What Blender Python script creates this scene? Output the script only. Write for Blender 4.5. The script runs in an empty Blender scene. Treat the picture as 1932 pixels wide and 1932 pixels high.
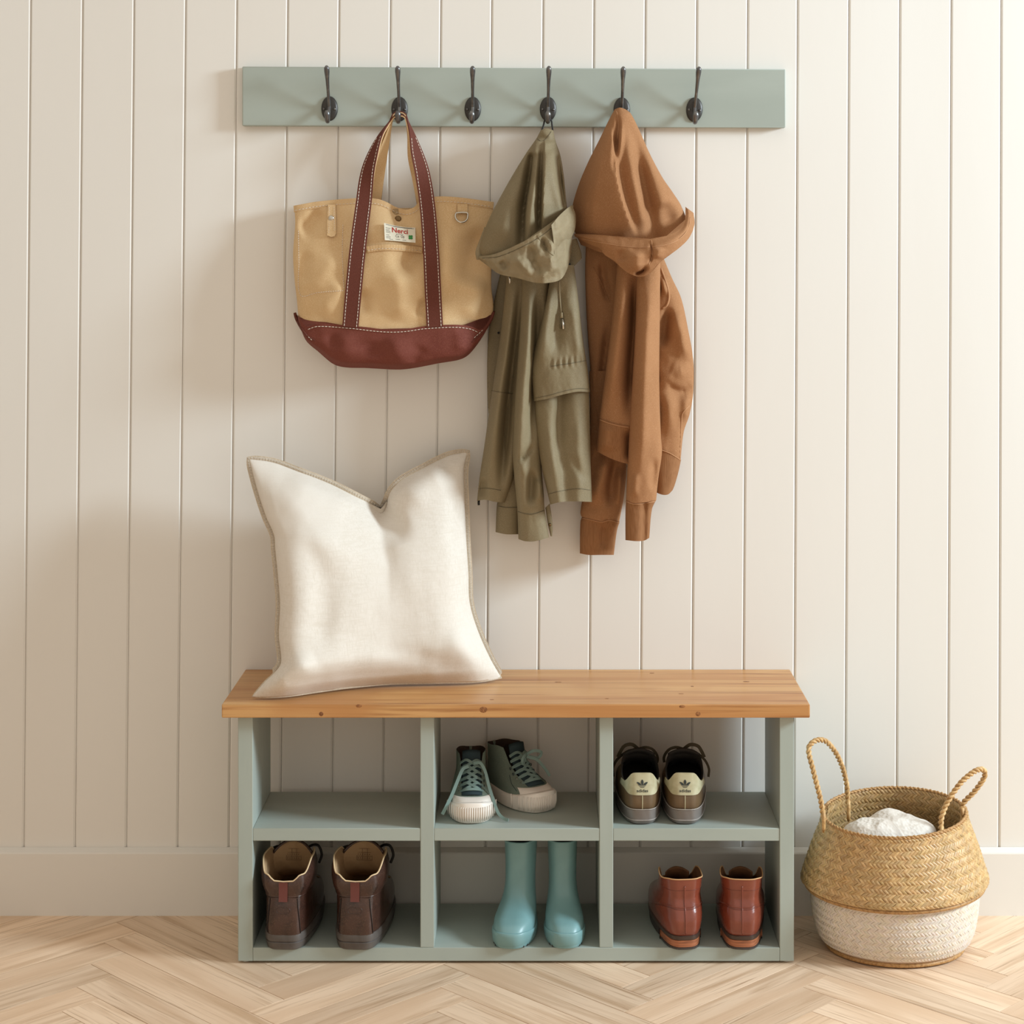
import bpy, bmesh, math, random
import numpy as np
from mathutils import Vector, Matrix
from mathutils.geometry import tessellate_polygon

scene = bpy.context.scene
COL = scene.collection
rng = random.Random(7)

# ------------------------------------------------------------------ camera
# the photograph is 1932 x 1932; F is the focal length in those pixels
F, CX, CY, H, DW = 3629.0, 1020.0, 439.0, 1.316, 3.721
cam_d = bpy.data.cameras.new('camera')
cam = bpy.data.objects.new('camera', cam_d); COL.objects.link(cam)
cam.location = (0, -DW, H)
cam.rotation_euler = (math.pi/2, 0, 0)
cam_d.sensor_width = 36.0
cam_d.lens = 36.0*F/1932.0
cam_d.shift_x = -(CX-966.0)/1932.0
cam_d.shift_y = -(966.0-CY)/1932.0
cam_d.clip_start = 0.05
scene.camera = cam

# ------------------------------------------------------------------ light
world = bpy.data.worlds.new('world'); scene.world = world
world.use_nodes = True
bg = world.node_tree.nodes['Background']
bg.inputs[0].default_value = (1.0, 0.905, 0.785, 1)
bg.inputs[1].default_value = 0.785
key_d = bpy.data.lights.new('window_light', 'AREA')
key_d.shape = 'RECTANGLE'; key_d.size = 0.9; key_d.size_y = 0.8
key_d.energy = 232.0
key_d.color = (0.78, 0.93, 1.03)
key = bpy.data.objects.new('window_light', key_d); COL.objects.link(key)
key.location = (4.1, -1.45, 2.35)
key.rotation_euler = (Vector((-0.1, -0.05, 0.75))-key.location).to_track_quat('-Z', 'Y').to_euler()

vs = scene.view_settings
vs.view_transform = 'Standard'; vs.look = 'None'; vs.gamma = 1.0; vs.use_curve_mapping = False
vs.exposure = 0.0

# ------------------------------------------------------------------ helpers
def P(px, py, Y):
    """point of the place at depth Y (wall face Y=0) seen at photo pixel px, py"""
    D = Y+DW
    return Vector(((px-CX)*D/F, Y, H-(py-CY)*D/F))

def srgb(r, g, b):
    f = lambda c: (c/255/12.92) if c/255 <= 0.04045 else ((c/255+0.055)/1.055)**2.4
    return (f(r), f(g), f(b), 1.0)

MATS = {}
def mat(name, col, rough=0.6, noise=(), bump=(), metal=0.0, spec=0.5, sheen=0.0, coat=0.0, coat_rough=0.1, objrand=0.0, attr=None):
    """noise: (scale xyz, detail, colour, lo, hi[, kind]); bump: (scale xyz, detail, strength, distance[, kind])"""
    m = bpy.data.materials.new(name); m.use_nodes = True
    nt = m.node_tree; N = nt.nodes; Lk = nt.links
    b = N['Principled BSDF']
    b.inputs['Roughness'].default_value = rough
    b.inputs['Metallic'].default_value = metal
    b.inputs['Specular IOR Level'].default_value = spec
    if sheen:
        b.inputs['Sheen Weight'].default_value = sheen
        b.inputs['Sheen Roughness'].default_value = 0.5
        b.inputs['Sheen Tint'].default_value = col
    if coat:
        b.inputs['Coat Weight'].default_value = coat
        b.inputs['Coat Roughness'].default_value = coat_rough
    tc = N.new('ShaderNodeTexCoord')
    coord = tc.outputs['Object']
    oi = None
    if objrand:
        oi = N.new('ShaderNodeObjectInfo')
        mul = N.new('ShaderNodeMath'); mul.operation = 'MULTIPLY'; mul.inputs[1].default_value = 37.0
        Lk.new(oi.outputs['Random'], mul.inputs[0])
        add = N.new('ShaderNodeVectorMath'); add.operation = 'ADD'
        Lk.new(coord, add.inputs[0]); Lk.new(mul.outputs[0], add.inputs[1])
        coord = add.outputs[0]
    def tex(scale, detail, kind, dist=0.0):
        mp = N.new('ShaderNodeMapping'); mp.inputs['Scale'].default_value = scale
        Lk.new(coord, mp.inputs['Vector'])
        if kind == 'noise':
            t = N.new('ShaderNodeTexNoise'); t.inputs['Scale'].default_value = 1.0
            t.inputs['Detail'].default_value = detail; t.inputs['Distortion'].default_value = dist
            out = t.outputs['Fac']
        elif kind == 'voronoi':
            t = N.new('ShaderNodeTexVoronoi'); t.inputs['Scale'].default_value = 1.0
            out = t.outputs['Distance']
        elif kind == 'wave':
            t = N.new('ShaderNodeTexWave'); t.inputs['Scale'].default_value = 1.0
            t.inputs['Distortion'].default_value = detail; t.inputs['Detail'].default_value = 2
            out = t.outputs['Fac']
        Lk.new(mp.outputs[0], t.inputs['Vector'])
        return out
    rgb = N.new('ShaderNodeRGB'); rgb.outputs[0].default_value = col
    cur = rgb.outputs[0]
    for n in noise:
        kind = n[5] if len(n) > 5 else 'noise'
        out = tex(n[0], n[1], kind, 0.6 if kind == 'noise' else 0)
        mr = N.new('ShaderNodeMapRange'); mr.inputs['From Min'].default_value = n[3]; mr.inputs['From Max'].default_value = n[4]
        Lk.new(out, mr.inputs['Value'])
        mx = N.new('ShaderNodeMix'); mx.data_type = 'RGBA'
        Lk.new(mr.outputs[0], mx.inputs['Factor']); Lk.new(cur, mx.inputs['A'])
        mx.inputs['B'].default_value = n[2]
        cur = mx.outputs['Result']
    if attr:
        at = N.new('ShaderNodeAttribute'); at.attribute_name = attr
        mx = N.new('ShaderNodeMix'); mx.data_type = 'RGBA'; mx.blend_type = 'MULTIPLY'
        mx.inputs['Factor'].default_value = 1.0
        Lk.new(cur, mx.inputs['A']); Lk.new(at.outputs['Color'], mx.inputs['B'])
        cur = mx.outputs['Result']
    if objrand:
        hs = N.new('ShaderNodeHueSaturation')
        mr = N.new('ShaderNodeMapRange'); mr.inputs['To Min'].default_value = 1-objrand; mr.inputs['To Max'].default_value = 1+objrand
        Lk.new(oi.outputs['Random'], mr.inputs['Value'])
        Lk.new(mr.outputs[0], hs.inputs['Value']); Lk.new(cur, hs.inputs['Color'])
        cur = hs.outputs['Color']
    Lk.new(cur, b.inputs['Base Color'])
    prev = None
    for bp in bump:
        kind = bp[4] if len(bp) > 4 else 'noise'
        out = tex(bp[0], bp[1], kind)
        bn = N.new('ShaderNodeBump'); bn.inputs['Strength'].default_value = bp[2]; bn.inputs['Distance'].default_value = bp[3]
        Lk.new(out, bn.inputs['Height'])
        if prev: Lk.new(prev, bn.inputs['Normal'])
        prev = bn.outputs['Normal']
    if prev: Lk.new(prev, b.inputs['Normal'])
    MATS[name] = m
    return m

def top_of(o):
    while o.parent: o = o.parent
    return o

def empty(name, loc, rz=0.0, label=None, cat=None, group=None, kind=None):
    o = bpy.data.objects.new(name, None); COL.objects.link(o)
    o.empty_display_size = 0.05
    o.location = loc; o.rotation_euler = (0, 0, rz)
    tag(o, label, cat, group, kind)
    return o

def tag(o, label=None, cat=None, group=None, kind=None):
    if label: o['label'] = label
    if cat: o['category'] = cat
    if group: o['group'] = group
    if kind: o['kind'] = kind
    return o

def link(name, me, parent=None):
    o = bpy.data.objects.new(name, me); COL.objects.link(o)
    if parent: o.parent = parent
    return o

def mk(name, verts, faces, m, parent=None, smooth=True, world=True, sharp=None):
    """one mesh object; world=True: verts are in place coordinates and are moved into the parent's frame"""
    off = Vector((0, 0, 0))
    if parent is not None and world: off = top_of(parent).location
    me = bpy.data.meshes.new(name)
    me.from_pydata([tuple(Vector(v)-off) for v in verts], [], faces)
    me.materials.append(m)
    if smooth:
        me.polygons.foreach_set('use_smooth', [True]*len(me.polygons))
        if sharp is not None: me.set_sharp_from_angle(angle=math.radians(sharp))
    me.update()
    return link(name, me, parent)

def fix_normals(o):
    bm = bmesh.new(); bm.from_mesh(o.data)
    bmesh.ops.recalc_face_normals(bm, faces=bm.faces)
    bm.to_mesh(o.data); bm.free()
    return o

class MB:
    """collects shapes for one mesh"""
    def __init__(s): s.v = []; s.f = []
    def add(s, v, f):
        n = len(s.v); s.v += [tuple(p) for p in v]; s.f += [tuple(i+n for i in q) for q in f]; return s
    def box(s, x0, x1, y0, y1, z0, z1):
        return s.add([(x0,y0,z0),(x1,y0,z0),(x1,y1,z0),(x0,y1,z0),(x0,y0,z1),(x1,y0,z1),(x1,y1,z1),(x0,y1,z1)],
                     [(3,2,1,0),(4,5,6,7),(0,1,5,4),(1,2,6,5),(2,3,7,6),(3,0,4,7)])
    def build(s, name, m, parent=None, smooth=False, world=True, sharp=None):
        return mk(name, s.v, s.f, m, parent, smooth, world, sharp)

def bevel(o, w, seg=2, ang=35):
    bm = bmesh.new(); bm.from_mesh(o.data)
    bm.edges.ensure_lookup_table()
    es = [e for e in bm.edges if len(e.link_faces) == 2 and e.calc_face_angle(0) > math.radians(ang)]
    bmesh.ops.bevel(bm, geom=es, offset=w, segments=seg, affect='EDGES', profile=0.5)
    bm.to_mesh(o.data); bm.free()
    o.data.polygons.foreach_set('use_smooth', [True]*len(o.data.polygons))
    o.data.set_sharp_from_angle(angle=math.radians(20))
    return o

def catmull(pts, n):
    """n samples of a smooth curve through pts (any dimension)"""
    p = np.array(pts, float)
    if len(p) == 2:
        t = np.linspace(0, 1, n)[:, None]; return p[0]*(1-t)+p[1]*t
    d = np.r_[0, np.cumsum(np.sqrt(((p[1:]-p[:-1])**2).sum(1))+1e-9)]
    t = np.linspace(0, d[-1], n)
    m = np.zeros_like(p)
    m[1:-1] = (p[2:]-p[:-2])/(d[2:]-d[:-2])[:, None]
    m[0] = (p[1]-p[0])/(d[1]-d[0]); m[-1] = (p[-1]-p[-2])/(d[-1]-d[-2])
    i = np.clip(np.searchsorted(d, t, side='right')-1, 0, len(p)-2)
    h = (d[i+1]-d[i])[:, None]; s = ((t-d[i])[:, None])/h
    return (2*s**3-3*s**2+1)*p[i]+(s**3-2*s**2+s)*h*m[i]+(-2*s**3+3*s**2)*p[i+1]+(s**3-s**2)*h*m[i+1]

def interp_rows(rows, n):
    """rows keyed by their first column; monotone smooth interpolation to n rows"""
    r = np.array(rows, float); y = r[:, 0]
    t = np.linspace(y[0], y[-1], n)
    d = np.diff(r, axis=0)/np.diff(y)[:, None]
    m = np.zeros_like(r)
    m[0] = d[0]; m[-1] = d[-1]
    for k in range(1, len(r)-1):
        a, b = d[k-1], d[k]
        m[k] = np.where(a*b > 0, 2*a*b/(a+b+1e-12*np.sign(a+b+1e-30)), 0)
    i = np.clip(np.searchsorted(y, t, side='right')-1, 0, len(y)-2)
    h = (y[i+1]-y[i])[:, None]; s = ((t-y[i])[:, None])/h
    out = (2*s**3-3*s**2+1)*r[i]+(s**3-2*s**2+s)*h*m[i]+(-2*s**3+3*s**2)*r[i+1]+(s**3-s**2)*h*m[i+1]
    out[:, 0] = t
    return out

def tube(path, rad, sides=8, cap=True, squash=None):
    """verts, faces of a tube along a list of 3D points; rad number or list"""
    p = [Vector(q) for q in path]; n = len(p)
    r = rad if hasattr(rad, '__len__') else [rad]*n
    v = []; f = []
    t0 = (p[1]-p[0]).normalized()
    up = Vector((0, 0, 1)) if abs(t0.z) < 0.9 else Vector((1, 0, 0))
    a = t0.cross(up).normalized()
    for i in range(n):
        t = (p[min(i+1, n-1)]-p[max(i-1, 0)]).normalized()
        a = (a-t*a.dot(t)).normalized(); b = t.cross(a)
        for k in range(sides):
            q = 2*math.pi*k/sides
            v.append(p[i]+(a*math.cos(q)+b*math.sin(q))*r[i])
    for i in range(n-1):
        for k in range(sides):
            k2 = (k+1) % sides
            f.append((i*sides+k, i*sides+k2, (i+1)*sides+k2, (i+1)*sides+k))
    if cap:
        f.append(tuple(range(sides))[::-1]); f.append(tuple((n-1)*sides+k for k in range(sides)))
    return v, f

def ribbon(path, wvec, w, th):
    """flat strip: path points, width vectors (unit), half width list, thickness"""
    p = [Vector(q) for q in path]; n = len(p)
    ww = w if hasattr(w, '__len__') else [w]*n
    v = []; f = []
    for i in range(n):
        t = (p[min(i+1, n-1)]-p[max(i-1, 0)]).normalized()
        a = Vector(wvec[i]); a = (a-t*a.dot(t)).normalized()
        nn = t.cross(a).normalized()
        for (s, q) in ((-1, -1), (1, -1), (1, 1), (-1, 1)):
            v.append(p[i]+a*s*ww[i]+nn*q*th/2)
    for i in range(n-1):
        for k in range(4):
            k2 = (k+1) % 4
            f.append((i*4+k, i*4+k2, (i+1)*4+k2, (i+1)*4+k))
    f.append((3, 2, 1, 0)); f.append(tuple((n-1)*4+k for k in range(4)))
    return v, f

def grid_faces(nr, nc, wrap=False):
    f = []
    for i in range(nr-1):
        for j in range(nc if wrap else nc-1):
            j2 = (j+1) % nc
            f.append((i*nc+j, i*nc+j2, (i+1)*nc+j2, (i+1)*nc+j))
    return f

# ------------------------------------------------------------------ materials
M_wall = mat('wall_paint', srgb(230, 227, 221), 0.55, noise=[((2,2,.6),3,srgb(227,223,216),.4,.7)], bump=[((60,60,14),4,.05,.002)], spec=.3)
M_base = mat('baseboard_paint', srgb(226, 222, 215), 0.5, bump=[((30,60,60),3,.03,.002)], spec=.3)
M_sage = mat('sage_paint', srgb(166, 175, 167), 0.5, noise=[((3,12,12),4,srgb(160,169,161),.4,.7)], bump=[((8,90,90),4,.12,.001)], spec=.35)
M_sagev = mat('sage_paint_upright', srgb(166, 175, 167), 0.5, noise=[((12,12,3),4,srgb(160,169,161),.4,.7)], bump=[((90,90,8),4,.12,.001)], spec=.35)
M_pine = mat('waxed_pine', srgb(203, 156, 101), 0.34,
             noise=[((1.2,16,16),5,srgb(176,118,66),.42,.68), ((2.5,120,120),5,srgb(146,92,48),.52,.70), ((6,5,5),2,srgb(184,130,78),.5,.75)],
             bump=[((5,120,120),4,.12,.001)], spec=.45)
M_knot = mat('pine_knot', srgb(158, 104, 58), 0.4, noise=[((200,200,200),2,srgb(116,70,36),.4,.6)])
M_oak = mat('oak_plank', srgb(231, 204, 176), 0.5,
            noise=[((3,45,3),6,srgb(200,168,136),.46,.70), ((6,230,6),5,srgb(170,138,108),.56,.74), ((2,9,2),3,srgb(216,184,153),.45,.7)],
            bump=[((7,220,7),4,.12,.0008)], spec=.35, objrand=0.10)
M_dark = mat('dark_gap', srgb(64, 48, 36), 0.9)
M_iron = mat('antique_iron', srgb(104, 103, 104), 0.34, noise=[((60,60,60),4,srgb(132,130,128),.45,.7)], bump=[((160,160,160),3,.15,.001)], metal=.85)
M_ironblk = mat('dark_iron', srgb(62, 60, 58), 0.42, noise=[((80,80,80),4,srgb(66,63,60),.45,.7)], bump=[((160,160,160),3,.2,.001)], metal=.55)
M_glide = mat('clear_glide', srgb(205, 200, 190), 0.3)

# ------------------------------------------------------------------ setting
wall = empty('wall_back', (0, 0, 0), kind='structure')
TOPX = [58,156,253,350.5,447,543,640,737,832,928,1025,1121,1218,1315,1411,1505,1602,1698,1795,1889]
sp = (TOPX[-1]-TOPX[0])/19
pre = [TOPX[0]-sp*k for k in range(9, 0, -1)]; post = [TOPX[-1]+sp*k for k in range(1, 9)]
tops = pre+TOPX+post
def groove_x(i, z):
    # grooves lean a touch: measured at photo rows 0 and 1598
    t0 = tops[i]; k = i-9
    b0 = 44.5+96.86*k
    py = CY+(H-z)*F/DW
    return (t0+(b0-t0)*py/1598.0-CX)*DW/F
ZT = 2.3
for i in range(len(tops)-1):
    v = []; c = 0.0031; g = 0.0003
    for z in (0.0, ZT):
        xl = groove_x(i, z)+g; xr = groove_x(i+1, z)-g
        v += [(xl, 0.014, z), (xl, c, z), (xl+c, 0, z), (xr-c, 0, z), (xr, c, z), (xr, 0.014, z)]
    f = [(j, j+1, j+7, j+6) for j in range(5)]+[(5, 0, 6, 11), (5,4,3,2,1,0), (6,7,8,9,10,11)]
    mk('board', v, f, M_wall, wall, smooth=False)
xa, xb = groove_x(0, 0), groove_x(len(tops)-1, 0)
MB().box(xa, xb, 0.0141, 0.08, -0.02, ZT).build('backing', M_wall, wall)

bb = MB()
bb.add([(xa,-.0005,0),(xa,-.016,0),(xa,-.016,.119),(xa,-.0145,.1215),(xa,-.0005,.1275),(xb,-.0005,0),(xb,-.016,0),(xb,-.016,.119),(xb,-.0145,.1215),(xb,-.0005,.1275)],
       [(0,1,2,3,4),(9,8,7,6,5),(1,6,7,2),(2,7,8,3),(3,8,9,4),(0,5,6,1),(4,9,5,0)])
tag(bb.build('baseboard_back', M_base), kind='structure')

# added unseen wall that cuts the fill light from the left
M_side = mat('taupe_blocker', srgb(184, 172, 158), 0.7, noise=[((2,2,.6),3,srgb(179,167,153),.4,.7)])
tag(MB().box(-1.78, -1.70, -3.2, -0.017, 0.0, 2.3).build('fill_blocker_left', M_side), kind='structure')

floor = tag(MB().box(xa-.4, xb+.6, -4.6, 0.08, -0.06, -0.0085).build('floor', M_dark), kind='structure')
PL, PW = 0.448, 0.0742
def clip_poly(poly, ymax):
    out = []
    for k in range(len(poly)):
        a, b = poly[k], poly[(k+1) % len(poly)]
        ia, ib = a[1] <= ymax, b[1] <= ymax
        if ia: out.append(a)
        if ia != ib:
            t = (ymax-a[1])/(b[1]-a[1]); out.append((a[0]+(b[0]-a[0])*t, ymax))
    return out
def plank_mesh(poly_local, g=0.0006, ch=0.0002):
    # inset polygon, chamfered top
    n = len(poly_local); c = Vector((0, 0))
    def inset(d):
        res = []
        for k in range(n):
            p0 = Vector(poly_local[k-1]); p1 = Vector(poly_local[k]); p2 = Vector(poly_local[(k+1) % n])
            e1 = (p1-p0).normalized(); e2 = (p2-p1).normalized()
            n1 = Vector((-e1.y, e1.x)); n2 = Vector((-e2.y, e2.x))
            m = (n1+n2); m = m/max(m.length_squared*0.5, .3)
            res.append(p1+m*d)
        return res
    a = inset(g); b = inset(g+ch)
    v = [(p.x, p.y, -.008) for p in a]+[(p.x, p.y, -ch*.7) for p in a]+[(p.x, p.y, 0) for p in b]
    f = [tuple(range(2*n, 3*n))]
    for L in (0, 1):
        for k in range(n):
            k2 = (k+1) % n
            f.append((L*n+k, L*n+k2, (L+1)*n+k2, (L+1)*n+k))
    me = bpy.data.meshes.new('plank'); me.from_pydata(v, [], f); me.materials.append(M_oak)
    return me
S2 = math.sqrt(2)
full = plank_mesh([(-PL/2,-PW/2),(PL/2,-PW/2),(PL/2,PW/2),(-PL/2,PW/2)])
OX, OY = -0.757-PL/S2, -0.103-PL/S2
XR0, XR1, YR0 = -1.45, 1.35, -1.05
cells = []
for k in range(-40, 41):
    for l in range(-6, 7):
        for t in (0, 1):
            if t == 0: cp, cq, ang = k*PW+l*PL+PL/2, k*PW-l*PL+PW/2, math.pi/4
            else: cp, cq, ang = k*PW+l*PL+PW/2, (k+1)*PW-l*PL+PL/2, 3*math.pi/4
            X = (cp-cq)/S2+OX; Y = (cp+cq)/S2+OY
            cells.append((X, Y, ang))
rest = []
for X, Y, ang in cells:
    ca, sa = math.cos(ang), math.sin(ang)
    cor = [(X+ca*a-sa*b, Y+sa*a+ca*b) for a, b in ((-PL/2,-PW/2),(PL/2,-PW/2),(PL/2,PW/2),(-PL/2,PW/2))]
    xs = [c[0] for c in cor]; ys = [c[1] for c in cor]
    if min(ys) > -0.006 or min(xs) > xb or max(xs) < xa or max(ys) < -4.4: continue
    near = max(xs) > XR0 and min(xs) < XR1 and max(ys) > YR0
    if not near:
        if max(ys) <= 0.07: rest.append((X, Y, ang))
        else:
            rest.append((X, Y, ang, clip_poly(cor, -0.001)))
        continue
    if max(ys) <= -0.001: me = full
    else:
        pl = clip_poly(cor, -0.001)
        loc = [((p[0]-X)*ca+(p[1]-Y)*sa, -(p[0]-X)*sa+(p[1]-Y)*ca) for p in pl]
        me = plank_mesh(loc)
    o = link('plank', me, floor); o.location = (X, Y, 0); o.rotation_euler = (0, 0, ang)
mb = MB()
for r in rest:
    X, Y, ang = r[:3]; ca, sa = math.cos(ang), math.sin(ang)
    if len(r) == 4: q = r[3]
    else: q = [(X+ca*a-sa*b, Y+sa*a+ca*b) for a, b in ((-PL/2+.0005,-PW/2+.0005),(PL/2-.0005,-PW/2+.0005),(PL/2-.0005,PW/2-.0005),(-PL/2+.0005,PW/2-.0005))]
    if len(q) > 2: mb.add([(p[0], p[1], -.0003) for p in q], [tuple(range(len(q)))])
tag(mb.build('plank_field', M_oak, floor, world=False), kind='stuff')

# ------------------------------------------------------------------ coat rack
RY = -0.020                                    # front face of the rail
rack = empty('coat_rack', P(969, 240, -0.001), label='sage green wall rail with six dark iron coat hooks', cat='coat rack')
c4 = [P(457,125.5,RY), P(1482,130.5,RY), P(1482,241,RY), P(457,237.5,RY)]
v = [tuple(p) for p in c4]+[(p.x, -0.0006, p.z) for p in c4]
rail = bevel(mk('rail_board', v, [(0,1,2,3),(7,6,5,4),(0,4,5,1),(1,5,6,2),(2,6,7,3),(3,7,4,0)], M_sage, rack, smooth=False), .0018, 2)
fix_normals(rail)
def hook(cx, cy, tilt=0.0):
    c = P(cx, cy, RY)
    def w(pts): # local x right, y out of wall (toward camera), z up
        ct, st = math.cos(tilt), math.sin(tilt)
        return [Vector((c.x+p[0]*ct+p[2]*st, RY-p[1], c.z-p[0]*st+p[2]*ct)) for p in pts]
    # upper arm
    path = catmull([(0,.004,-.004),(0,.012,.008),(0,.021,.022),(0,.031,.038),(0,.041,.055),(0,.049,.069),(0,.0545,.0775)], 26)
    rad = np.interp(np.linspace(0,1,26), [0,.2,.45,.7,.88,.97,1], [.0036,.0032,.0029,.0036,.0052,.005,.0025])
    v, f = tube(w(path), list(rad), 12)
    mb = MB(); mb.add(v, f)
    # rib over the plate and the lower hook
    path = catmull([(0,.003,.021),(0,.006,.012),(0,.010,.002),(0,.018,-.012),(0,.028,-.0235),(0,.036,-.0265),(0,.0415,-.023),(0,.045,-.014),(0,.0465,-.006)], 30)
    rad = np.interp(np.linspace(0,1,30), [0,.1,.4,.6,.8,.93,1], [.0018,.0028,.0036,.0036,.0048,.0058,.003])
    v, f = tube(w(path), list(rad), 12); mb.add(v, f)
    hk = mb.build('hook', M_iron, rack, smooth=True)
    # oval back plate, domed
    nv = 40; pv = []; rings = [(1.0,.0003),(1.0,.0026),(.93,.0042),(.75,.0056),(.45,.0066),(.0,.007)]
    for r, h in rings:
        for k in range(nv):
            q = 2*math.pi*k/nv; pv.append((.0158*r*math.cos(q), h, .0237*r*math.sin(q)))
    pf = [tuple(range(nv))]
    for i in range(len(rings)-1):
        for k in range(nv): pf.append((i*nv+k, i*nv+(k+1)%nv, (i+1)*nv+(k+1)%nv, (i+1)*nv+k))
    fix_normals(mk('back_plate', w(pv), pf, M_ironblk, hk, smooth=True, sharp=50))
    for sx in (-1, 1):
        sv = []; 
        for r, h in ((.0026,.0045),(.0026,.0068),(.0016,.0080),(.0003,.0083)):
            for k in range(12):
                q = 2*math.pi*k/12; sv.append((sx*.0103+r*math.cos(q), h, -.001+r*math.sin(q)))
        sf = [tuple(range(36,48))]
        for i in range(3):
            for k in range(12): sf.append((i*12+k, i*12+(k+1)%12, (i+1)*12+(k+1)%12, (i+1)*12+k))
        fix_normals(mk('screw', w(sv), sf, M_iron, hk, smooth=True))
    return hk
HOOKS = [(622,205,0.0),(754,206,0.0),(892,206,.02),(1034,206,.02),(1173,207,.01),(1310,207,.06)]
for h in HOOKS: hook(*h)

# ------------------------------------------------------------------ shoe bench
YF, YB = -0.258, -0.030
def sx(px): return (px-CX)*(YF+DW)/F
def sz(py): return H-(py-CY)*(YF+DW)/F
bench = empty('shoe_bench', ((sx(449)+sx(1498))/2, (YF+YB)/2, 0), label='sage green painted shoe bench with six cubbies and pine top', cat='bench')
Z_TOP, Z_SLAB = 0.4716, 0.4472
Z_MID1, Z_MID0, Z_BOT1, Z_BOT0 = sz(1563), sz(1587), sz(1788), 0.0042
xl0, xl1, xr0, xr1 = sx(449), sx(477), sx(1471), sx(1498)
D1 = (sx(793), sx(819)); D2 = (sx(1131), sx(1157))
def bpart(name, x0,x1,y0,y1,z0,z1, m, bw=.0012):
    return bevel(MB().box(x0,x1,y0,y1,z0,z1).build(name, m, bench), bw, 2)
bpart('side_panel', xl0, xl1, YF, YB, Z_BOT0, Z_SLAB, M_sagev)
bpart('side_panel', xr0, xr1, YF, YB, Z_BOT0, Z_SLAB, M_sagev)
bpart('divider', D1[0], D1[1], YF+.0005, YB, Z_BOT1, Z_SLAB, M_sagev)
bpart('divider', D2[0], D2[1], YF+.0005, YB, Z_BOT1, Z_SLAB, M_sagev)
for a, b in ((xl1, D1[0]), (D1[1], D2[0]), (D2[1], xr0)):
    bpart('shelf', a, b, YF+.001, YB, Z_MID0, Z_MID1, M_sage)
bpart('bottom_panel', xl1, xr0, YF+.0003, YB, Z_BOT0, Z_BOT1, M_sage)
slab = bpart('bench_top', sx(449)-.0262, sx(1498)+.0262, -.278, -.0012, Z_SLAB, Z_TOP, M_pine, .0022)
tag(slab, 'waxed orange pine plank top')
def knot(p, n, r, st):
    # slightly proud dark knot on the pine
    v = []; f = []
    n = Vector(n); a = Vector((1,0,0)); b = n.cross(a)
    for rr, h in ((1,.0000),(.8,.0003),(0.01,.0004)):
        for k in range(14):
            q = 2*math.pi*k/14
            v.append(Vector(p)+a*math.cos(q)*r*st*rr+b*math.sin(q)*r*rr+n*h)
    for i in range(2):
        for k in range(14): f.append((i*14+k, i*14+(k+1)%14, (i+1)*14+(k+1)%14, (i+1)*14+k))
    fix_normals(mk('knot', v, f, M_knot, slab))
def on_top(px, py):
    D = F*(H-Z_TOP)/(py-CY); return ((px-CX)*D/F, D-DW, Z_TOP)
for px, py, r, st in ((1230,1270,.003,1.6),(1306,1295,.003,1.1),(1408,1286,.003,2.2),(1145,1318,.0018,2.4),(1053,1287,.0032,2.2),(928,1320,.0024,1.8),(1285,1309,.002,2.6)):
    knot(on_top(px, py), (0,0,1), r, st)
for px, py, r, st in ((912,1339,.0055,1.3),(1317,1347,.0042,1.1),(606,1347,.004,1.0),(1287,1333,.0025,2.2),(677,1332,.003,1.8)):
    p = P(px, py, -.278); knot((p.x, -.278, p.z), (0,-1,0), r, st)
for gx in (xl0+.012, xr1-.012):
    for gy in (YF+.014, YB-.014):
        v, f = tube([(gx,gy,0.0003),(gx,gy,.0045)], .0065, 14); mk('glide', v, f, M_glide, bench, smooth=True, sharp=40)
# ------------------------------------------------------------------ cloth tools
from mathutils import noise as mnoise

FOLD = 1.45
def fold_height(X, Yp, folds, gain=(1.7, 2.3)):
    """sum of ridges (+) and valleys (-) in metres; each fold: points, amp(s), width left, width right[, end taper]"""
    out = np.zeros_like(X)
    for fd in folds:
        pts, amp, wl, wr = fd[:4]
        tap = fd[4] if len(fd) > 4 else 0.32
        c = catmull(pts, 28); seg = c[1:]-c[:-1]
        sl = (seg**2).sum(1)+1e-9
        cum = np.r_[0, np.cumsum(np.sqrt(sl))]; tot = cum[-1]
        dx = X[..., None]-c[:-1, 0]; dy = Yp[..., None]-c[:-1, 1]
        t = np.clip((dx*seg[:, 0]+dy*seg[:, 1])/sl, 0, 1)
        ex = dx-t*seg[:, 0]; ey = dy-t*seg[:, 1]
        d2 = ex**2+ey**2
        k = d2.argmin(-1)
        take = lambda a: np.take_along_axis(a, k[..., None], -1)[..., 0]
        d = np.sqrt(take(d2)); tt = take(t)
        s = (cum[k]+tt*np.sqrt(sl)[k])/tot
        cr = seg[k, 0]*take(ey)-seg[k, 1]*take(ex)
        w = np.where(cr < 0, wr, wl)
        a = np.interp(s, np.linspace(0, 1, len(amp)), amp) if hasattr(amp, '__len__') else amp
        a = np.where(np.asarray(a) > 0, np.asarray(a)*gain[0], np.asarray(a)*gain[1])
        if tap > 0:
            e = np.clip(np.minimum(s, 1-s)/tap, 0, 1); a = a*(e*e*(3-2*e))
        out += a*np.exp(-(d/w)**2)
    return out

class Surf:
    """front face of a cloth piece, for laying seams and stitches on it"""
    def __init__(s, X, Yp, Z): s.x, s.y, s.z = X.ravel(), Yp.ravel(), Z.ravel()
    def depth(s, px, py):
        d = (s.x-px)**2+(s.y-py)**2
        k = np.argpartition(d, 6)[:6]
        w = 1/(d[k]+.5)
        return float((s.z[k]*w).sum()/w.sum())
    def p(s, px, py, lift=0.0): return P(px, py, s.depth(px, py)-lift)

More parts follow.
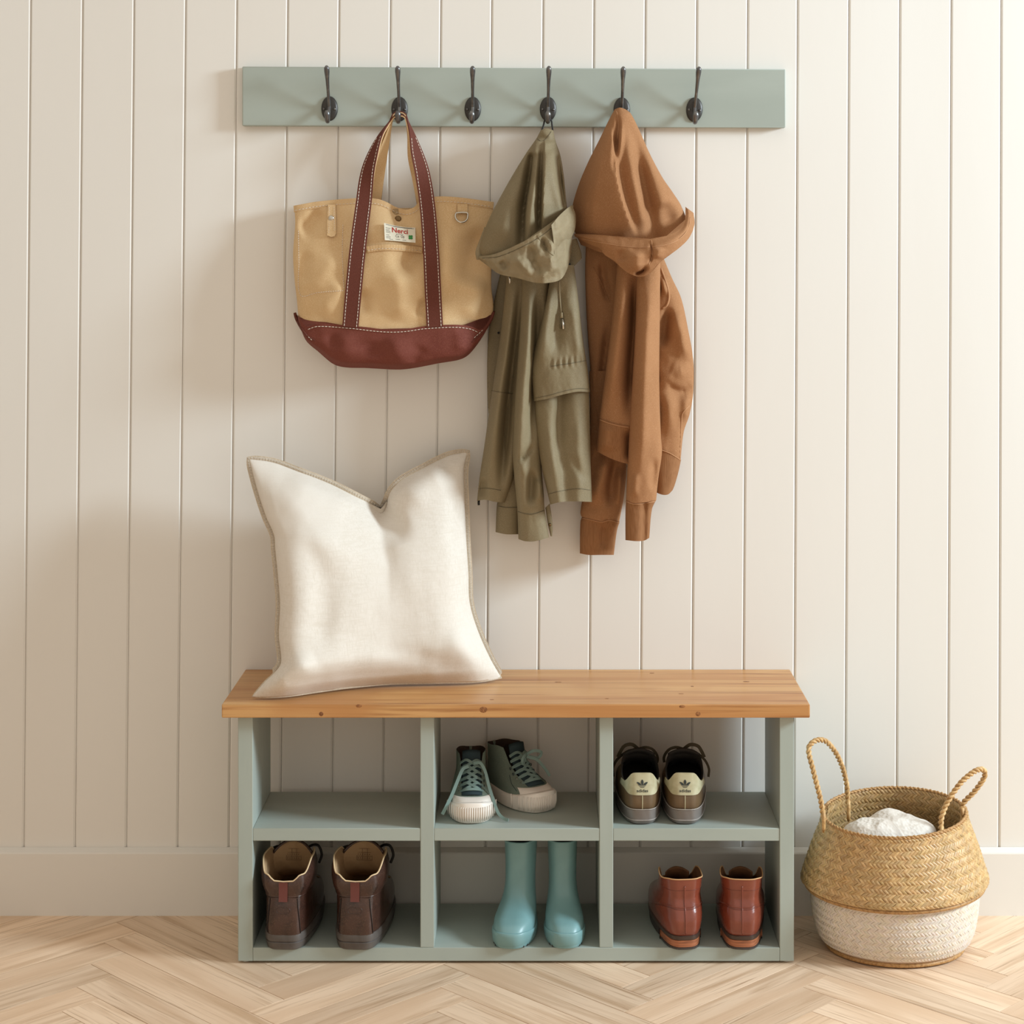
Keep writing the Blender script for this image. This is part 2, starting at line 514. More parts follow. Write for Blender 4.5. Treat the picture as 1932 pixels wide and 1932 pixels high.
def cloth(name, L, R, prof, m, parent, T=None, B=None, folds=(), nv=90, nu=70, p=.6, pb=.6, yu=None, wr=0.0, wrs=30.0, open_bottom=True, open_top=False, hem=.0, lining=None, world=True, seed=0.0, tfu=None, ydep=None, gain=(1.7, 2.3)):
    """a hanging piece of cloth with front, back and hollow ends.
    L, R left and right edge (photo pixels, top to bottom), T, B top and bottom edge (left to right),
    prof rows (v, centre depth, front bulge, back bulge), yu rows (u, extra depth)"""
    lc = catmull(L, nv); rc = catmull(R, nv)
    th = np.linspace(0, math.pi, nu)
    u = (1-np.cos(th))/2; v = np.linspace(0, 1, nv)
    tc = catmull(T, 400) if T else None; bc = catmull(B, 400) if B else None
    def pick(c, u):
        k = np.linspace(0, 1, 400); return np.stack([np.interp(u, k, c[:, 0]), np.interp(u, k, c[:, 1])], -1)
    U, V = np.meshgrid(u, v)
    pix = lc[:, None, :]*(1-U)[..., None]+rc[:, None, :]*U[..., None]
    if T is not None:
        tl = lc[0]*(1-u)[:, None]+rc[0]*u[:, None]; pix = pix+((pick(tc, u)-tl)[None]*(1-V)[..., None])
    if B is not None:
        bl = lc[-1]*(1-u)[:, None]+rc[-1]*u[:, None]; pix = pix+((pick(bc, u)-bl)[None]*V[..., None])
    X, Yp = pix[..., 0], pix[..., 1]
    pr = interp_rows(prof, nv)
    yc, tf, tb = pr[:, 1][:, None], pr[:, 2][:, None], pr[:, 3][:, None]
    s = np.sin(th)[None]; sf = np.abs(s)**p; sb = np.abs(s)**pb
    ext = np.interp(U, [a for a, _ in yu], [b for _, b in yu]) if yu else 0
    if yu:
        q = catmull([(a, b) for a, b in yu], 200); ext = np.interp(U, q[:, 0], q[:, 1])
    if tfu is not None:
        k_ = np.interp(U, [a for a, _ in tfu], [b for _, b in tfu]); tf = tf*k_; tb = tb*k_
    if ydep is not None: yc = ydep(X, Yp, U, V)
    win = np.clip(s*2.2, 0, 1)
    fh = fold_height(X, Yp, folds, gain)*win if folds else 0
    Yfront = yc+ext-tf*sf-fh
    Yback = yc+ext+tb*sb
    if wr:
        for i in range(nv):
            for j in range(nu):
                Yfront[i, j] -= wr*win[0, j]*mnoise.fractal(Vector((X[i, j]/wrs, Yp[i, j]/wrs*.6, seed)), .9, 2.0, 3)
    verts = []; ring = 2*nu-2
    for i in range(nv):
        for j in range(nu): verts.append(P(X[i, j], Yp[i, j], float(Yfront[i, j])))
        for j in range(nu-2, 0, -1):
            verts.append(P(X[i, j], Yp[i, j], min(float(Yback[i, j]), -.0022)))
    faces = grid_faces(nv, ring, True)
    def inner(row, sgn):
        base = [verts[row*ring+k] for k in range(ring)]
        c = sum(base, Vector())/ring
        prev = row*ring
        for st in range(1, 5):
            n0 = len(verts); r2 = row-sgn*st*max(1, nv//40)
            for k in range(ring):
                q = verts[r2*ring+k]; cc = c
                fr = Vector((q.x*.97+c.x*.03, q.y*.85+c.y*.15, q.z)) if st > 1 else Vector((base[k].x*.985+c.x*.015, base[k].y*.9+c.y*.1, base[k].z+sgn*.0004))
                verts.append(fr)
            for k in range(ring):
                k2 = (k+1) % ring; faces.append((prev+k, prev+k2, n0+k2, n0+k))
            prev = n0
        faces.append(tuple(prev+k for k in range(ring)))
    if open_bottom: inner(nv-1, 1)
    else: faces.append(tuple((nv-1)*ring+k for k in range(ring)))
    if open_top: inner(0, -1)
    else: faces.append(tuple(range(ring))[::-1])
    o = mk(name, verts, faces, m, parent)
    fix_normals(o)
    o.data.set_sharp_from_angle(angle=math.radians(62))
    return o, Surf(X, Yp, Yfront)

def seam(name, surf, pts, r, m, parent, lift=.0004, n=40):
    c = catmull(pts, n)
    v, f = tube([surf.p(a, b, lift) for a, b in c], r, 6)
    return mk(name, v, f, m, parent)

def dashes(surf, pts, mb, gap=6.0, dash=4.2, w=.0006, lift=.0009):
    """little thread stitches along a line on a surface"""
    c = catmull(pts, 300)
    d = np.r_[0, np.cumsum(np.sqrt(((c[1:]-c[:-1])**2).sum(1)))]
    t = 1.0
    while t+dash < d[-1]:
        a = [np.interp(t, d, c[:, k]) for k in (0, 1)]; b = [np.interp(t+dash, d, c[:, k]) for k in (0, 1)]
        p0 = surf.p(a[0], a[1], lift); p1 = surf.p(b[0], b[1], lift); pm = (p0+p1)/2+Vector((0, -.0005, 0))
        v, f = tube([p0, pm, p1], [w*.7, w, w*.7], 5); mb.add(v, f)
        t += gap

M_thread = mat('white_thread', srgb(225, 214, 200), .8)
M_canvas = mat('tan_canvas', srgb(210, 178, 134), .85, noise=[((9,9,9),4,srgb(199,165,120),.4,.7), ((900,900,900),2,srgb(219,191,150),.45,.65)],
               bump=[((1400,1400,1400),2,.25,.0006), ((14,14,14),4,.25,.004)], spec=.2, sheen=.15)
M_canvas_in = mat('tan_canvas_inner', srgb(176, 138, 88), .9, bump=[((1400,1400,1400),2,.25,.0006)], spec=.1)
M_maroon = mat('maroon_canvas', srgb(112, 59, 48), .8, noise=[((10,10,10),4,srgb(102,50,40),.4,.7), ((700,700,700),2,srgb(124,70,58),.45,.7)],
               bump=[((1400,1400,1400),2,.25,.0006), ((18,18,18),4,.3,.004)], spec=.25, sheen=.2)
M_strap = mat('maroon_strap', srgb(95, 49, 38), .78, noise=[((800,800,800),2,srgb(107,60,49),.45,.7)], bump=[((1500,1500,1500),2,.25,.0006)], spec=.25)
M_nickel = mat('nickel', srgb(205, 200, 190), .22, metal=1.0)
M_brass = mat('aged_brass', srgb(120, 96, 66), .3, metal=.9)
M_olive = mat('olive_cotton', srgb(129, 116, 89), .66, noise=[((8,8,5),4,srgb(119,106,80),.4,.7), ((700,700,700),2,srgb(138,125,98),.45,.7)],
              bump=[((1600,1600,1600),2,.18,.0005), ((40,40,24),4,.22,.003)], spec=.3, sheen=.2)
M_olive_lit = mat('olive_lining_lit', srgb(146, 132, 104), .66, noise=[((30,30,30),4,srgb(132,118,91),.4,.7)],
                 bump=[((70,70,70),5,.55,.005), ((1600,1600,1600),2,.15,.0005)], spec=.3)  # lighter olive: the brim's lit look is put into the colour
M_olive_seam = mat('olive_seam', srgb(100, 90, 68), .8)
M_black = mat('black_cord', srgb(28, 26, 25), .7)
M_hoodie = mat('brown_fleece', srgb(159, 115, 80), .92, noise=[((7,7,7),4,srgb(150,107,73),.4,.7), ((600,600,600),3,srgb(171,127,92),.5,.7)],
               bump=[((900,900,900),3,.35,.0008), ((22,22,22),4,.2,.004)], spec=.12, sheen=.15)
M_hoodie_rib = mat('brown_rib', srgb(146, 104, 71), .9, noise=[((700,700,30),2,srgb(135,94,63),.45,.65)],
                   bump=[((900,200,20),2,.4,.001)], spec=.12, sheen=.1)
M_hoodie_seam = mat('brown_stitch', srgb(176, 130, 92), .9)
M_linen = mat('natural_linen', srgb(222, 215, 205), .9, noise=[((380,380,38),3,srgb(213,205,193),.45,.7), ((38,38,380),3,srgb(215,207,195),.45,.7), ((5,5,5),3,srgb(221,214,204),.4,.7)],
              bump=[((900,900,90),2,.2,.0005), ((90,90,900),2,.2,.0005), ((14,14,14),3,.18,.006)], spec=.15, sheen=.12)
M_linen_edge = mat('linen_flange_shaded', srgb(190, 175, 154), .9, noise=[((300,300,300),3,srgb(206,192,172),.45,.7)], bump=[((500,500,500),3,.4,.001)], spec=.15)  # same linen, darkened to carry the shade on the flange

# ------------------------------------------------------------------ tote bag
bag = empty('tote_bag', P(745, 697, -.06), label='tan canvas tote bag with maroon straps and base hanging on a hook', cat='bag')
bag_folds = [
    ([(610,392),(590,418),(560,436)], -.010, 14, 18), ([(640,470),(610,520),(580,560)], .006, 22, 26),
    ([(722,390),(728,440),(735,500),(742,580)], .010, 34, 34), ([(815,455),(780,490),(750,520)], -.016, 22, 20),
    ([(752,500),(756,560),(752,612)], .013, 22, 24), ([(905,420),(890,480),(868,540)], -.014, 22, 26),
    ([(840,420),(845,480),(850,560)], .008, 16, 22), ([(905,520),(895,570),(880,610)], .012, 24, 20), ([(790,600),(802,560)], -.006, 10, 10),
    ([(600,600),(630,560),(650,520)], .008, 20, 20), ([(748,398),(752,425)], -.010, 14, 16, 0), ([(690,540),(684,600)], -.005, 14, 14),
    ([(575,470),(572,540)], -.005, 12, 10)]
TB = [(555,388),(600,380),(670,374),(702,374),(722,378),(748,391),(768,395),(785,389),(796,378),(822,371),(862,372),(931,381)]
BB = [(563,598),(580,620),(600,614),(660,618),(720,625),(760,625),(800,619),(860,616),(890,620),(906,627),(930,594)]
body, S_bag = cloth('body', [(555,388),(557,420),(553,480),(556,530),(560,565),(563,598)], [(931,381),(929,450),(927,540),(931,575),(930,594)],
    [(0,-.040,.010,.022),(.25,-.045,.030,.028),(.6,-.05,.05,.036),(1,-.05,.058,.04)], M_canvas, bag, T=TB, B=BB,
    folds=bag_folds, gain=(1.2, 1.4), tfu=[(0,1),(.72,1),(1,.25)], yu=[(0,0),(.7,0),(1,.008)], nv=100, nu=120, p=.45, wr=.0018, wrs=70, open_top=True, open_bottom=False)
# maroon base, a shallow pan that the body sits in
BT = [(561,594),(579,616),(599,610.5),(660,614.5),(720,621.5),(760,621.5),(800,615.5),(860,612.5),(891,616.5),(907,622),(932,590)]
BO = [(563,606),(577,642),(600,663),(636,690),(700,694.5),(760,697),(830,685),(876,675),(902,648),(929,604)]
base, S_base = cloth('base_panel', [(561,594),(563,606)], [(932,590),(929,604)], [(0,-.05,.0625,.043),(.5,-.05,.064,.043),(.85,-.055,.052,.036),(1,-.055,.008,.008)], M_maroon, bag,
    T=BT, B=BO, folds=[([(645,625),(655,680)], .006, 18, 22), ([(743,628),(748,660),(765,690)], .010, 16, 24), ([(800,650),(775,690)], -.006, 12, 12), ([(620,625),(635,660)], -.005, 10, 12), ([(880,622),(870,668)], .006, 16, 14), ([(700,640),(705,680)], -.005, 16, 16)],
    gain=(1,1), tfu=[(0,1),(.78,1),(1,.25)], yu=[(0,0),(.7,0),(1,.008)], nv=44, nu=110, p=.42, wr=.0016, wrs=50, open_bottom=False, open_top=False)
# folded gusset corners
for pts, w in (([(556,590),(560,602),(568,618),(578,632),(594,642)], .0035), ([(932,588),(924,606),(908,628),(890,646)], .0035)):
    c = catmull(pts, 24)
    v, f = tube([S_base.p(a, b, .001) for a, b in c], list(np.interp(np.linspace(0,1,24), [0,.15,.6,1], [.0026,w,.0026,.0008])), 8)
    mk('gusset_fold', v, f, M_strap, base)
# top hem
def hem_band(pts_top, w, name, surf, m, parent, lift=.0012, th=.002):
    c = catmull(pts_top, 120); pa = []; wv = []
    for a, b in c:
        pa.append(surf.p(a, b+w*.55, lift))
    wv = [(0, 0, 1)]*len(pa)
    v, f = ribbon(pa, wv, w/2*.00102, th)
    return mk(name, v, f, m, parent, smooth=True, sharp=40)
hem_band(TB, 12, 'hem', S_bag, M_canvas, body)
# pocket with its top hem, between the straps
hem_band([(692,465),(720,461),(760,462),(797,466)], 11, 'pocket_hem', S_bag, M_canvas, body, lift=.003, th=.003)
mb = MB()
dashes(S_bag, [(a, b+9.5) for a, b in TB], mb, 6.5, 4.5, .00055, .0026)
dashes(S_bag, [(692,473),(720,469),(760,470),(797,473.5)], mb, 6.5, 4.5, .0005, .0048)
dashes(S_bag, [(563,434),(564,490),(567,557),(600,552),(650,548)], mb, 4.5, 3.0, .0006, .0012)
dashes(S_bag, [(647,423),(646,480),(649,547)], mb, 4.5, 3.0, .0006, .0012)
dashes(S_base, [(580,622),(599,616),(660,619.5),(720,626),(760,626),(800,620.5),(860,617.5),(888,621),(902,627)], mb, 6.5, 4.8, .0007, .0012)
dashes(S_base, [(930,598),(916,617),(892,640)], mb, 6.0, 4.2, .0006, .0012)
dashes(S_base, [(576,630),(592,645)], mb, 6.0, 4.2, .0006, .0022)
tag(mb.build('stitching', M_thread, bag, smooth=True), kind='stuff')

# straps: (pixel centre, half width px) from the base up over the hook and down again
HX, HY = 752.5, 214.0
YH = -0.0545
def strap_pts(side, rear):
    if not rear:
        l = [(661,617,15.2),(667,550,15.4),(675,470,15.4),(686,385,15.0),(694,325,14),(706,285,12.5),(719,255,9),(735,231,5.2)] if side < 0 else \
            [(820.5,617,15.4),(817,550,15.4),(813,470,15.2),(806,385,14.8),(796,325,14.5),(785,285,13.5),(777,255,9.5),(769,231,5.2)]
    else:
        l = [(700,430,14),(706,385,13),(712,340,12.5),(719,300,12),(729,262,9),(738,228,4.8)] if side < 0 else \
            [(806,430,14),(800,385,14),(790,335,13.5),(780,295,13),(774,258,9),(768,228,4.8)]
    return l
def strap(rear):
    path = []; wv = []; hw = []
    for side in (-1, 1):
        l = strap_pts(side, rear); pp = []; ww = []; hh = []
        c = catmull([(a, b, w) for a, b, w in l], 60)
        for x, y, w in c:
            k = min(1, max(0, (y-232)/150))          # 0 at the hook, 1 on the bag
            if rear: Y = -.018-.004*k; 
            else: Y = S_bag.depth(x, y)-.0035 if y > 398 else None
            pp.append([x, y, Y]); hh.append(w*.001)
            tw = math.radians(78)*(1-k)**1.3
            ww.append((math.cos(tw), side*math.sin(tw)*(1 if not rear else -1)*.9, 0))
        if not rear:
            ys = [q[1] for q in pp if q[2] is not None]; d0 = [q[2] for q in pp if q[2] is not None][-1]; y0 = ys[-1]
            for q in pp:
                if q[2] is None:
                    t = (y0-q[1])/(y0-228); q[2] = d0+(YH-d0)*(t*t*(3-2*t))
            zz = np.array([q[2] for q in pp])
            for q, x0 in zip(range(len(pp)), pp):
                if x0[1] > 398: zz[q] = min(S_bag.depth(x0[0]+e, x0[1])-.0038 for e in (-14, -7, 0, 7, 14))
            zm = np.array([zz[max(0, i-4):i+5].min() for i in range(len(zz))])
            zs = np.convolve(np.pad(zm, 5, mode='edge'), np.ones(11)/11, 'valid')
            for q, z_ in zip(pp, zs): q[2] = float(z_)
        else:
            for q in pp:
                t = min(1, max(0, (430-q[1])/200)); q[2] = -.020+(YH+.0095+.020)*(t*t*(3-2*t))
        p3 = [P(*q) for q in pp]
        if side < 0: path += p3; wv += ww; hw += hh
        else:
            dy_ = .0095 if rear else 0; top = [P(742,222-6*rear,YH+dy_), P(747,218.5-6*rear,YH+dy_), P(753.5,217.5-6*rear,YH+dy_), P(760,218.5-6*rear,YH+dy_), P(765,222-6*rear,YH+dy_)]
            path += top; wv += [(.05,-1,0)]*5; hw += [.0046]*5
            path += p3[::-1]; wv += ww[::-1]; hw += hh[::-1]
    # keep width vectors turning one way
    for i in range(1, len(wv)):
        if Vector(wv[i]).dot(Vector(wv[i-1])) < 0: wv[i] = tuple(-Vector(wv[i]))
    nm = 'rear_strap' if rear else 'front_strap'
    # outer maroon face and inner tan webbing
    off = .0011
    def shifted(s):
        res = []
        for i, q in enumerate(path):
            t = (path[min(i+1, len(path)-1)]-path[max(i-1, 0)]).normalized()
            a = Vector(wv[i]); a = (a-t*a.dot(t)).normalized(); nn = t.cross(a).normalized()
            res.append(q+nn*s)
        return res
    return path, wv, hw, shifted, nm
def build_strap(rear):
    path, wv, hw, shifted, nm = strap(rear)
    t = (path[11]-path[9]).normalized(); a = Vector(wv[10]); nn = t.cross(a)
    sgn = 1 if nn.y < 0 else -1                  # which side looks at the camera low on the bag
    if rear: sgn = -sgn
    v, f = ribbon(shifted(sgn*.0011), wv, hw, .0020); o = mk(nm, v, f, M_strap, bag, smooth=True, sharp=40)
    v, f = ribbon(shifted(-sgn*.0010), wv, [h*.97 for h in hw], .0020); mk('strap_lining', v, f, M_canvas, o, smooth=True, sharp=40)
    # stitches along both edges on the outer face
    zs_ = P(0, 258, -.055).z; mb = MB(); op = shifted(sgn*.0023)
    for e in (-1, 1):
        line = []
        for i, q in enumerate(op):
            t = (path[min(i+1, len(path)-1)]-path[max(i-1, 0)]).normalized()
            a = Vector(wv[i]); a = (a-t*a.dot(t)).normalized()
            line.append(q+a*e*(hw[i]-.0036))
        c = catmull([tuple(q) for q in line], 900)
        d = np.r_[0, np.cumsum(np.sqrt(((c[1:]-c[:-1])**2).sum(1)))]
        s = .001
        while s+.0045 < d[-1]:
            p0 = Vector([np.interp(s, d, c[:, k]) for k in range(3)]); p1 = Vector([np.interp(s+.0046, d, c[:, k]) for k in range(3)])
            if (p0.z+p1.z)/2 < zs_: v, f = tube([p0, p1], .00065, 5); mb.add(v, f)
            s += .0064
    tag(mb.build('stitching', M_thread, o, smooth=True), kind='stuff')
    return o
build_strap(False); build_strap(True)

# leather pull tab with stud, D ring, centre stud, sewn label
def flat_piece(name, pts, surf, m, parent, lift=.002, th=.002, sharp=40):
    n = len(pts); fr = [surf.p(a, b, lift+th) for a, b in pts]; bk = [surf.p(a, b, lift) for a, b in pts]
    f = [tuple(range(n)), tuple(range(n, 2*n))[::-1]]+[(k, k+n, (k+1)%n+n, (k+1)%n) for k in range(n)]
    return fix_normals(mk(name, fr+bk, f, m, parent, smooth=False))
tabp = flat_piece('pull_tab', [(619,386),(633,386),(634,440),(631,446),(625,447),(617,444),(617,430)], S_bag, M_canvas, bag, .003, .003)
mb = MB(); dashes(S_bag, [(621.5,390),(620.5,440)], mb, 4.2, 2.6, .0004, .0064); dashes(S_bag, [(630.5,390),(631,438)], mb, 4.2, 2.6, .0004, .0064)
tag(mb.build('stitching', M_thread, tabp, smooth=True), kind='stuff')
def stud(name, px, py, r, surf, m, parent, lift=.003):
    c = surf.p(px, py, lift); v = []; f = []
    for rr, h in ((1,0),(1,.0012),(.7,.0022),(.02,.0026)):
        for k in range(16):
            q = 2*math.pi*k/16; v.append(c+Vector((r*rr*math.cos(q), -h, r*rr*math.sin(q))))
    for i in range(3):
        for k in range(16): f.append((i*16+k, i*16+(k+1)%16, (i+1)*16+(k+1)%16, (i+1)*16+k))
    f.append(tuple(range(48, 64)))
    return fix_normals(mk(name, v, f, m, parent))
stud('stud', 625, 412, .0055, S_bag, M_nickel, tabp, .0055)
stud('snap_button', 751, 413, .0062, S_bag, M_brass, bag, .0015)
loop = flat_piece('ring_loop', [(863,385),(882,385),(882,403),(863,403)], S_bag, M_canvas, bag, .002, .003)
rp = [(860,402),(859,408),(861,414),(866,418.5),(871,419.5),(877,418),(881.5,413),(882.5,407),(882,402),(871,401)]
c = catmull(rp+[rp[0]], 40)
v, f = tube([S_bag.p(a, b, .007) for a, b in c], .0017, 8); mk('d_ring', v, f, M_nickel, bag)
# label
M_label = mat('label_cloth', srgb(214, 207, 188), .8, bump=[((900,900,900),2,.2,.0005)])
M_red = mat('label_red', srgb(168, 42, 34), .8)
M_ink = mat('label_ink', srgb(70, 66, 62), .8)
M_clover = mat('label_green', srgb(46, 128, 62), .8)
LQ = [(724.5,420.5),(783.5,429.5),(784,458),(726,453)]
def lab(u, v_):
    a = Vector(LQ[0])*(1-u)+Vector(LQ[1])*u; b = Vector(LQ[3])*(1-u)+Vector(LQ[2])*u
    q = a*(1-v_)+b*v_; sag = 2.2*math.sin(math.pi*u)*(1-v_)
    return q.x, q.y+sag
def lab_depth(u, v_):
    # the label bridges small dents of the canvas
    x, y = lab(u, v_)
    return LD[0]+LD[1]*(x-754)+LD[2]*(y-440)+LD[3]*(x-754)**2
_q = [(lab(a/8, b/4)) for a in range(9) for b in range(5)]
_A = np.array([[1, x-754, y-440, (x-754)**2] for x, y in _q]); _d = np.array([S_bag.depth(x, y) for x, y in _q])
LD = np.linalg.lstsq(_A, _d, rcond=None)[0]
LD[0] -= max(0, float((_A@LD-_d).max()))+.0012
n = 16; vv = []
for lay in (.0012, 0.0):
    for j in range(6):
        for i in range(n+1):
            x, y = lab(i/n, j/5); vv.append(P(x, y, lab_depth(i/n, j/5)-lay))
ff = grid_faces(6, n+1); k0 = 6*(n+1)
ff += [tuple(i+k0 for i in q)[::-1] for q in grid_faces(6, n+1)]
rim = [i for i in range(n+1)]+[(n+1)*j+n for j in range(1, 6)]+[5*(n+1)+i for i in range(n-1, -1, -1)]+[(n+1)*j for j in range(4, 0, -1)]
ff += [(rim[i], rim[(i+1) % len(rim)], rim[(i+1) % len(rim)]+k0, rim[i]+k0) for i in range(len(rim))]
label = fix_normals(mk('sewn_label', vv, ff, M_label, bag, smooth=False))
tag(label, 'cream printed label with a green clover')
def text_mesh(txt, bold=0.0):
    cu = bpy.data.curves.new('lettering', 'FONT'); cu.body = txt; cu.size = 1.0; cu.offset = bold; cu.resolution_u = 3
    o = bpy.data.objects.new('lettering', cu); COL.objects.link(o)
    dg = bpy.context.evaluated_depsgraph_get(); dg.update()
    me = bpy.data.meshes.new_from_object(o.evaluated_get(dg))
    bpy.data.objects.remove(o); bpy.data.curves.remove(cu)
    vv = np.array([tuple(q.co) for q in me.vertices]); ff = [tuple(q.vertices) for q in me.polygons]
    bpy.data.meshes.remove(me)
    vv[:, 0] -= vv[:, 0].min(); w = vv[:, 0].max(); vv[:, 0] /= w
    h0, h1 = vv[:, 1].min(), vv[:, 1].max()
    return vv, ff, (h0, h1)
def on_label(vv, ff, u0, u1, v0, v1, m, name):
    h0, h1 = vv[:, 1].min(), vv[:, 1].max()
    out = []
    for q in vv:
        u = u0+(u1-u0)*q[0]; w = v1-(v1-v0)*(q[1]-h0)/(h1-h0)
        x, y = lab(u, w); out.append(P(x, y, lab_depth(u, w)-.0017))
    return mk(name, out, ff, m, label, smooth=False)
vv, ff, _ = text_mesh('Nerci', .02); on_label(vv, ff, .25, .76, .14, .46, M_red, 'lettering')
vv, ff, _ = text_mesh('Co  Oji', .0); on_label(vv, ff, .36, .64, .58, .80, M_ink, 'lettering')
mb = MB()
for (u0, u1, w) in ((.05,.2,.24),(.05,.17,.34),(.05,.19,.42),(.05,.2,.5),(.05,.16,.66),(.05,.2,.76),(.05,.19,.84),(.16,.27,.9),(.38,.62,.52),(.36,.5,.86),(.58,.7,.88),(.3,.96,.06),(.06,.9,.04)):
    k = 6; top = [lab(u0+(u1-u0)*i/k, w) for i in range(k+1)]; bot = [lab(u0+(u1-u0)*i/k, w+.018) for i in range(k+1)]
    mb.add([P(a, b, LD[0]+LD[1]*(a-754)+LD[2]*(b-440)+LD[3]*(a-754)**2-.0017) for a, b in top+bot], [(i, i+1, i+k+2, i+k+1) for i in range(k)])
mb.build('fine_print', M_ink, label)
mb = MB()
for q in range(4):
    an = math.radians(45+90*q); cx_, cy_ = lab(.845, .66); 
    cpt = (cx_+2.5*math.cos(an), cy_+2.5*math.sin(an))
    ring = [(cpt[0]+2.2*math.cos(t), cpt[1]+2.2*math.sin(t)) for t in np.linspace(0, 2*math.pi, 12, endpoint=False)]
    mb.add([P(a, b, LD[0]+LD[1]*(a-754)+LD[2]*(b-440)+LD[3]*(a-754)**2-.0018) for a, b in ring], [tuple(range(12))])
mb.build('clover_print', M_clover, label)

# ------------------------------------------------------------------ olive parka
parka = empty('parka', P(1010, 1020, -.06), label='olive green cotton parka hanging by its black loop, left of brown hoodie', cat='jacket')
v, f = tube([P(x, y, Y) for x, y, Y in catmull([(1022,247,-.057),(1025.5,236,-.056),(1028,227,-.056),(1034,222.5,-.056),(1040,227,-.056),(1041.5,236,-.056),(1043,247,-.057)], 30)], .0016, 8)
mk('hanging_loop', v, f, M_black, parka)
# dark inner front edge, nearest the wall
o, s = cloth('front_placket', [(950,490),(934,560),(923,620),(919,690),(921,770),(930,830)], [(985,490),(975,600),(965,700),(958,770),(960,830)],
    [(0,-.02,.010,.012),(1,-.018,.010,.010)], M_olive, parka, nv=60, nu=30)
stud('snap', 940.5, 628, .0022, s, M_black, o, .0005)
for y in (770,): seam('seam', s, [(920.5,690),(921,770)], .0006, M_olive_seam, o)
# left sleeve end (behind)
o, s = cloth('sleeve', [(962,640),(952,740),(945,850),(941,930),(937,958),(935,1005)], [(1000,640),(1000,740),(996,850),(990,930),(982,960),(979,1007)],
    [(0,-.035,.02,.015),(.8,-.035,.022,.018),(1,-.036,.018,.016)], M_olive, parka, B=[(935,1004),(955,1008),(979,1008)], folds=[([(975,700),(960,850),(955,950)], .006, 9, 10)], nv=80, nu=34)
seam('cuff_seam', s, [(941,955),(955,957.5),(981,957)], .0007, M_olive_seam, o)
# left body panel
o, s = cloth('body_panel', [(958,500),(948,600),(936,690),(924,770),(914,840),(905,900),(900,946)], [(1010,500),(1003,640),(990,740),(980,830),(972,900),(955,948)],
    [(0,-.055,.03,.02),(.5,-.052,.034,.02),(1,-.048,.034,.02)], M_olive, parka, B=[(900,945),(915,943),(935,947),(952,948)],
    folds=[([(975,510),(962,640),(940,760),(925,880),(920,940)], .012, 12, 16), ([(985,520),(972,640),(958,760),(948,880),(945,945)], -.016, 8, 9), ([(995,520),(988,650),(975,760)], .008, 8, 8),
           ([(912,900),(905,940)], -.006, 6, 8)], nv=110, nu=64, wr=.0022, wrs=40)
S_left = s
seam('yoke_seam', s, [(927,737),(945,740),(968,743)], .0007, M_olive_seam, o)
seam('hem_seam', s, [(902,922),(918,921),(945,925)], .0006, M_olive_seam, o)
v, f = tube([P(903.5,943,-.05), P(903,949,-.05), P(903.5,953,-.05)], .0022, 8); mk('cord_end', v, f, M_black, o)
# centre sleeve
o, s = cloth('sleeve', [(985,500),(982,600),(975,700),(970,770),(967,850),(970,900),(976,965),(978,1020)], [(1040,500),(1030,620),(1022,720),(1020,800),(1022,880),(1026,930),(1028,962),(1036,1012)],
    [(0,-.075,.035,.03),(.5,-.075,.04,.03),(.85,-.07,.038,.03),(.9,-.068,.032,.028),(1,-.066,.03,.028)], M_olive, parka, B=[(978,1017),(990,1021),(1010,1021),(1036,1014)],
    folds=[([(1000,510),(995,640),(985,740),(980,840),(985,950)], .014, 9, 16), ([(1015,520),(1012,640),(1006,760),(1005,850)], -.012, 8, 10),
           ([(970,862),(984,866),(1000,850),(1012,838)], [-.001,-.006,-.004,0], 5, 8, .2), ([(980,880),(1000,900)], .003, 10, 10), ([(1004,880),(1000,960)], -.008, 7, 10), ([(1017,900),(1020,950)], .007, 8, 8)], nv=120, nu=56, wr=.002, wrs=30)
seam('cuff_seam', s, [(977.5,965),(990,969),(1005,970),(1027,963)], .0008, M_olive_seam, o)
S_slv = s
tb_, st_ = cloth('cuff_tab', [(1029,958),(1033,985),(1036,1000),(1039,1012)], [(1037,950),(1041,975),(1043,996),(1042,1012)], [(0,-.070,.004,.003),(1,-.068,.004,.003)], M_olive, o, nv=24, nu=14, open_bottom=False)
stud('tab_button', 1037.5, 990, .003, st_, M_brass, tb_, .001)
# right body: lower panel, then storm flap over it
o, s = cloth('body_panel', [(1012,690),(1009,760),(1013,820),(1022,880),(1038,950)], [(1108,690),(1112,760),(1114,850),(1117,946)],
    [(0,-.09,.022,.014),(.3,-.091,.030,.014),(1,-.09,.032,.014)], M_olive, parka, B=[(1038,952),(1060,947),(1085,946),(1117,947)],
    folds=[([(1062,680),(1056,760),(1054,830),(1064,900),(1072,980)], [-.007,-.008,-.006,-.002,0], 9, 14, 0), ([(1088,745),(1092,800),(1094,860),(1092,980)], [0,.006,.005,.003], 14, 12, 0), ([(1076,850),(1092,888),(1112,915)], [0,-.0025,0], 7, 9, .3), ([(1030,765),(1040,850),(1054,960)], [0,.008,.006], 14, 14, 0)], nv=80, nu=60, wr=.0018, wrs=30)
mbs = seam('hem_seam', s, [(1035,932),(1060,926),(1090,922),(1116,925)], .0006, M_olive_seam, o)
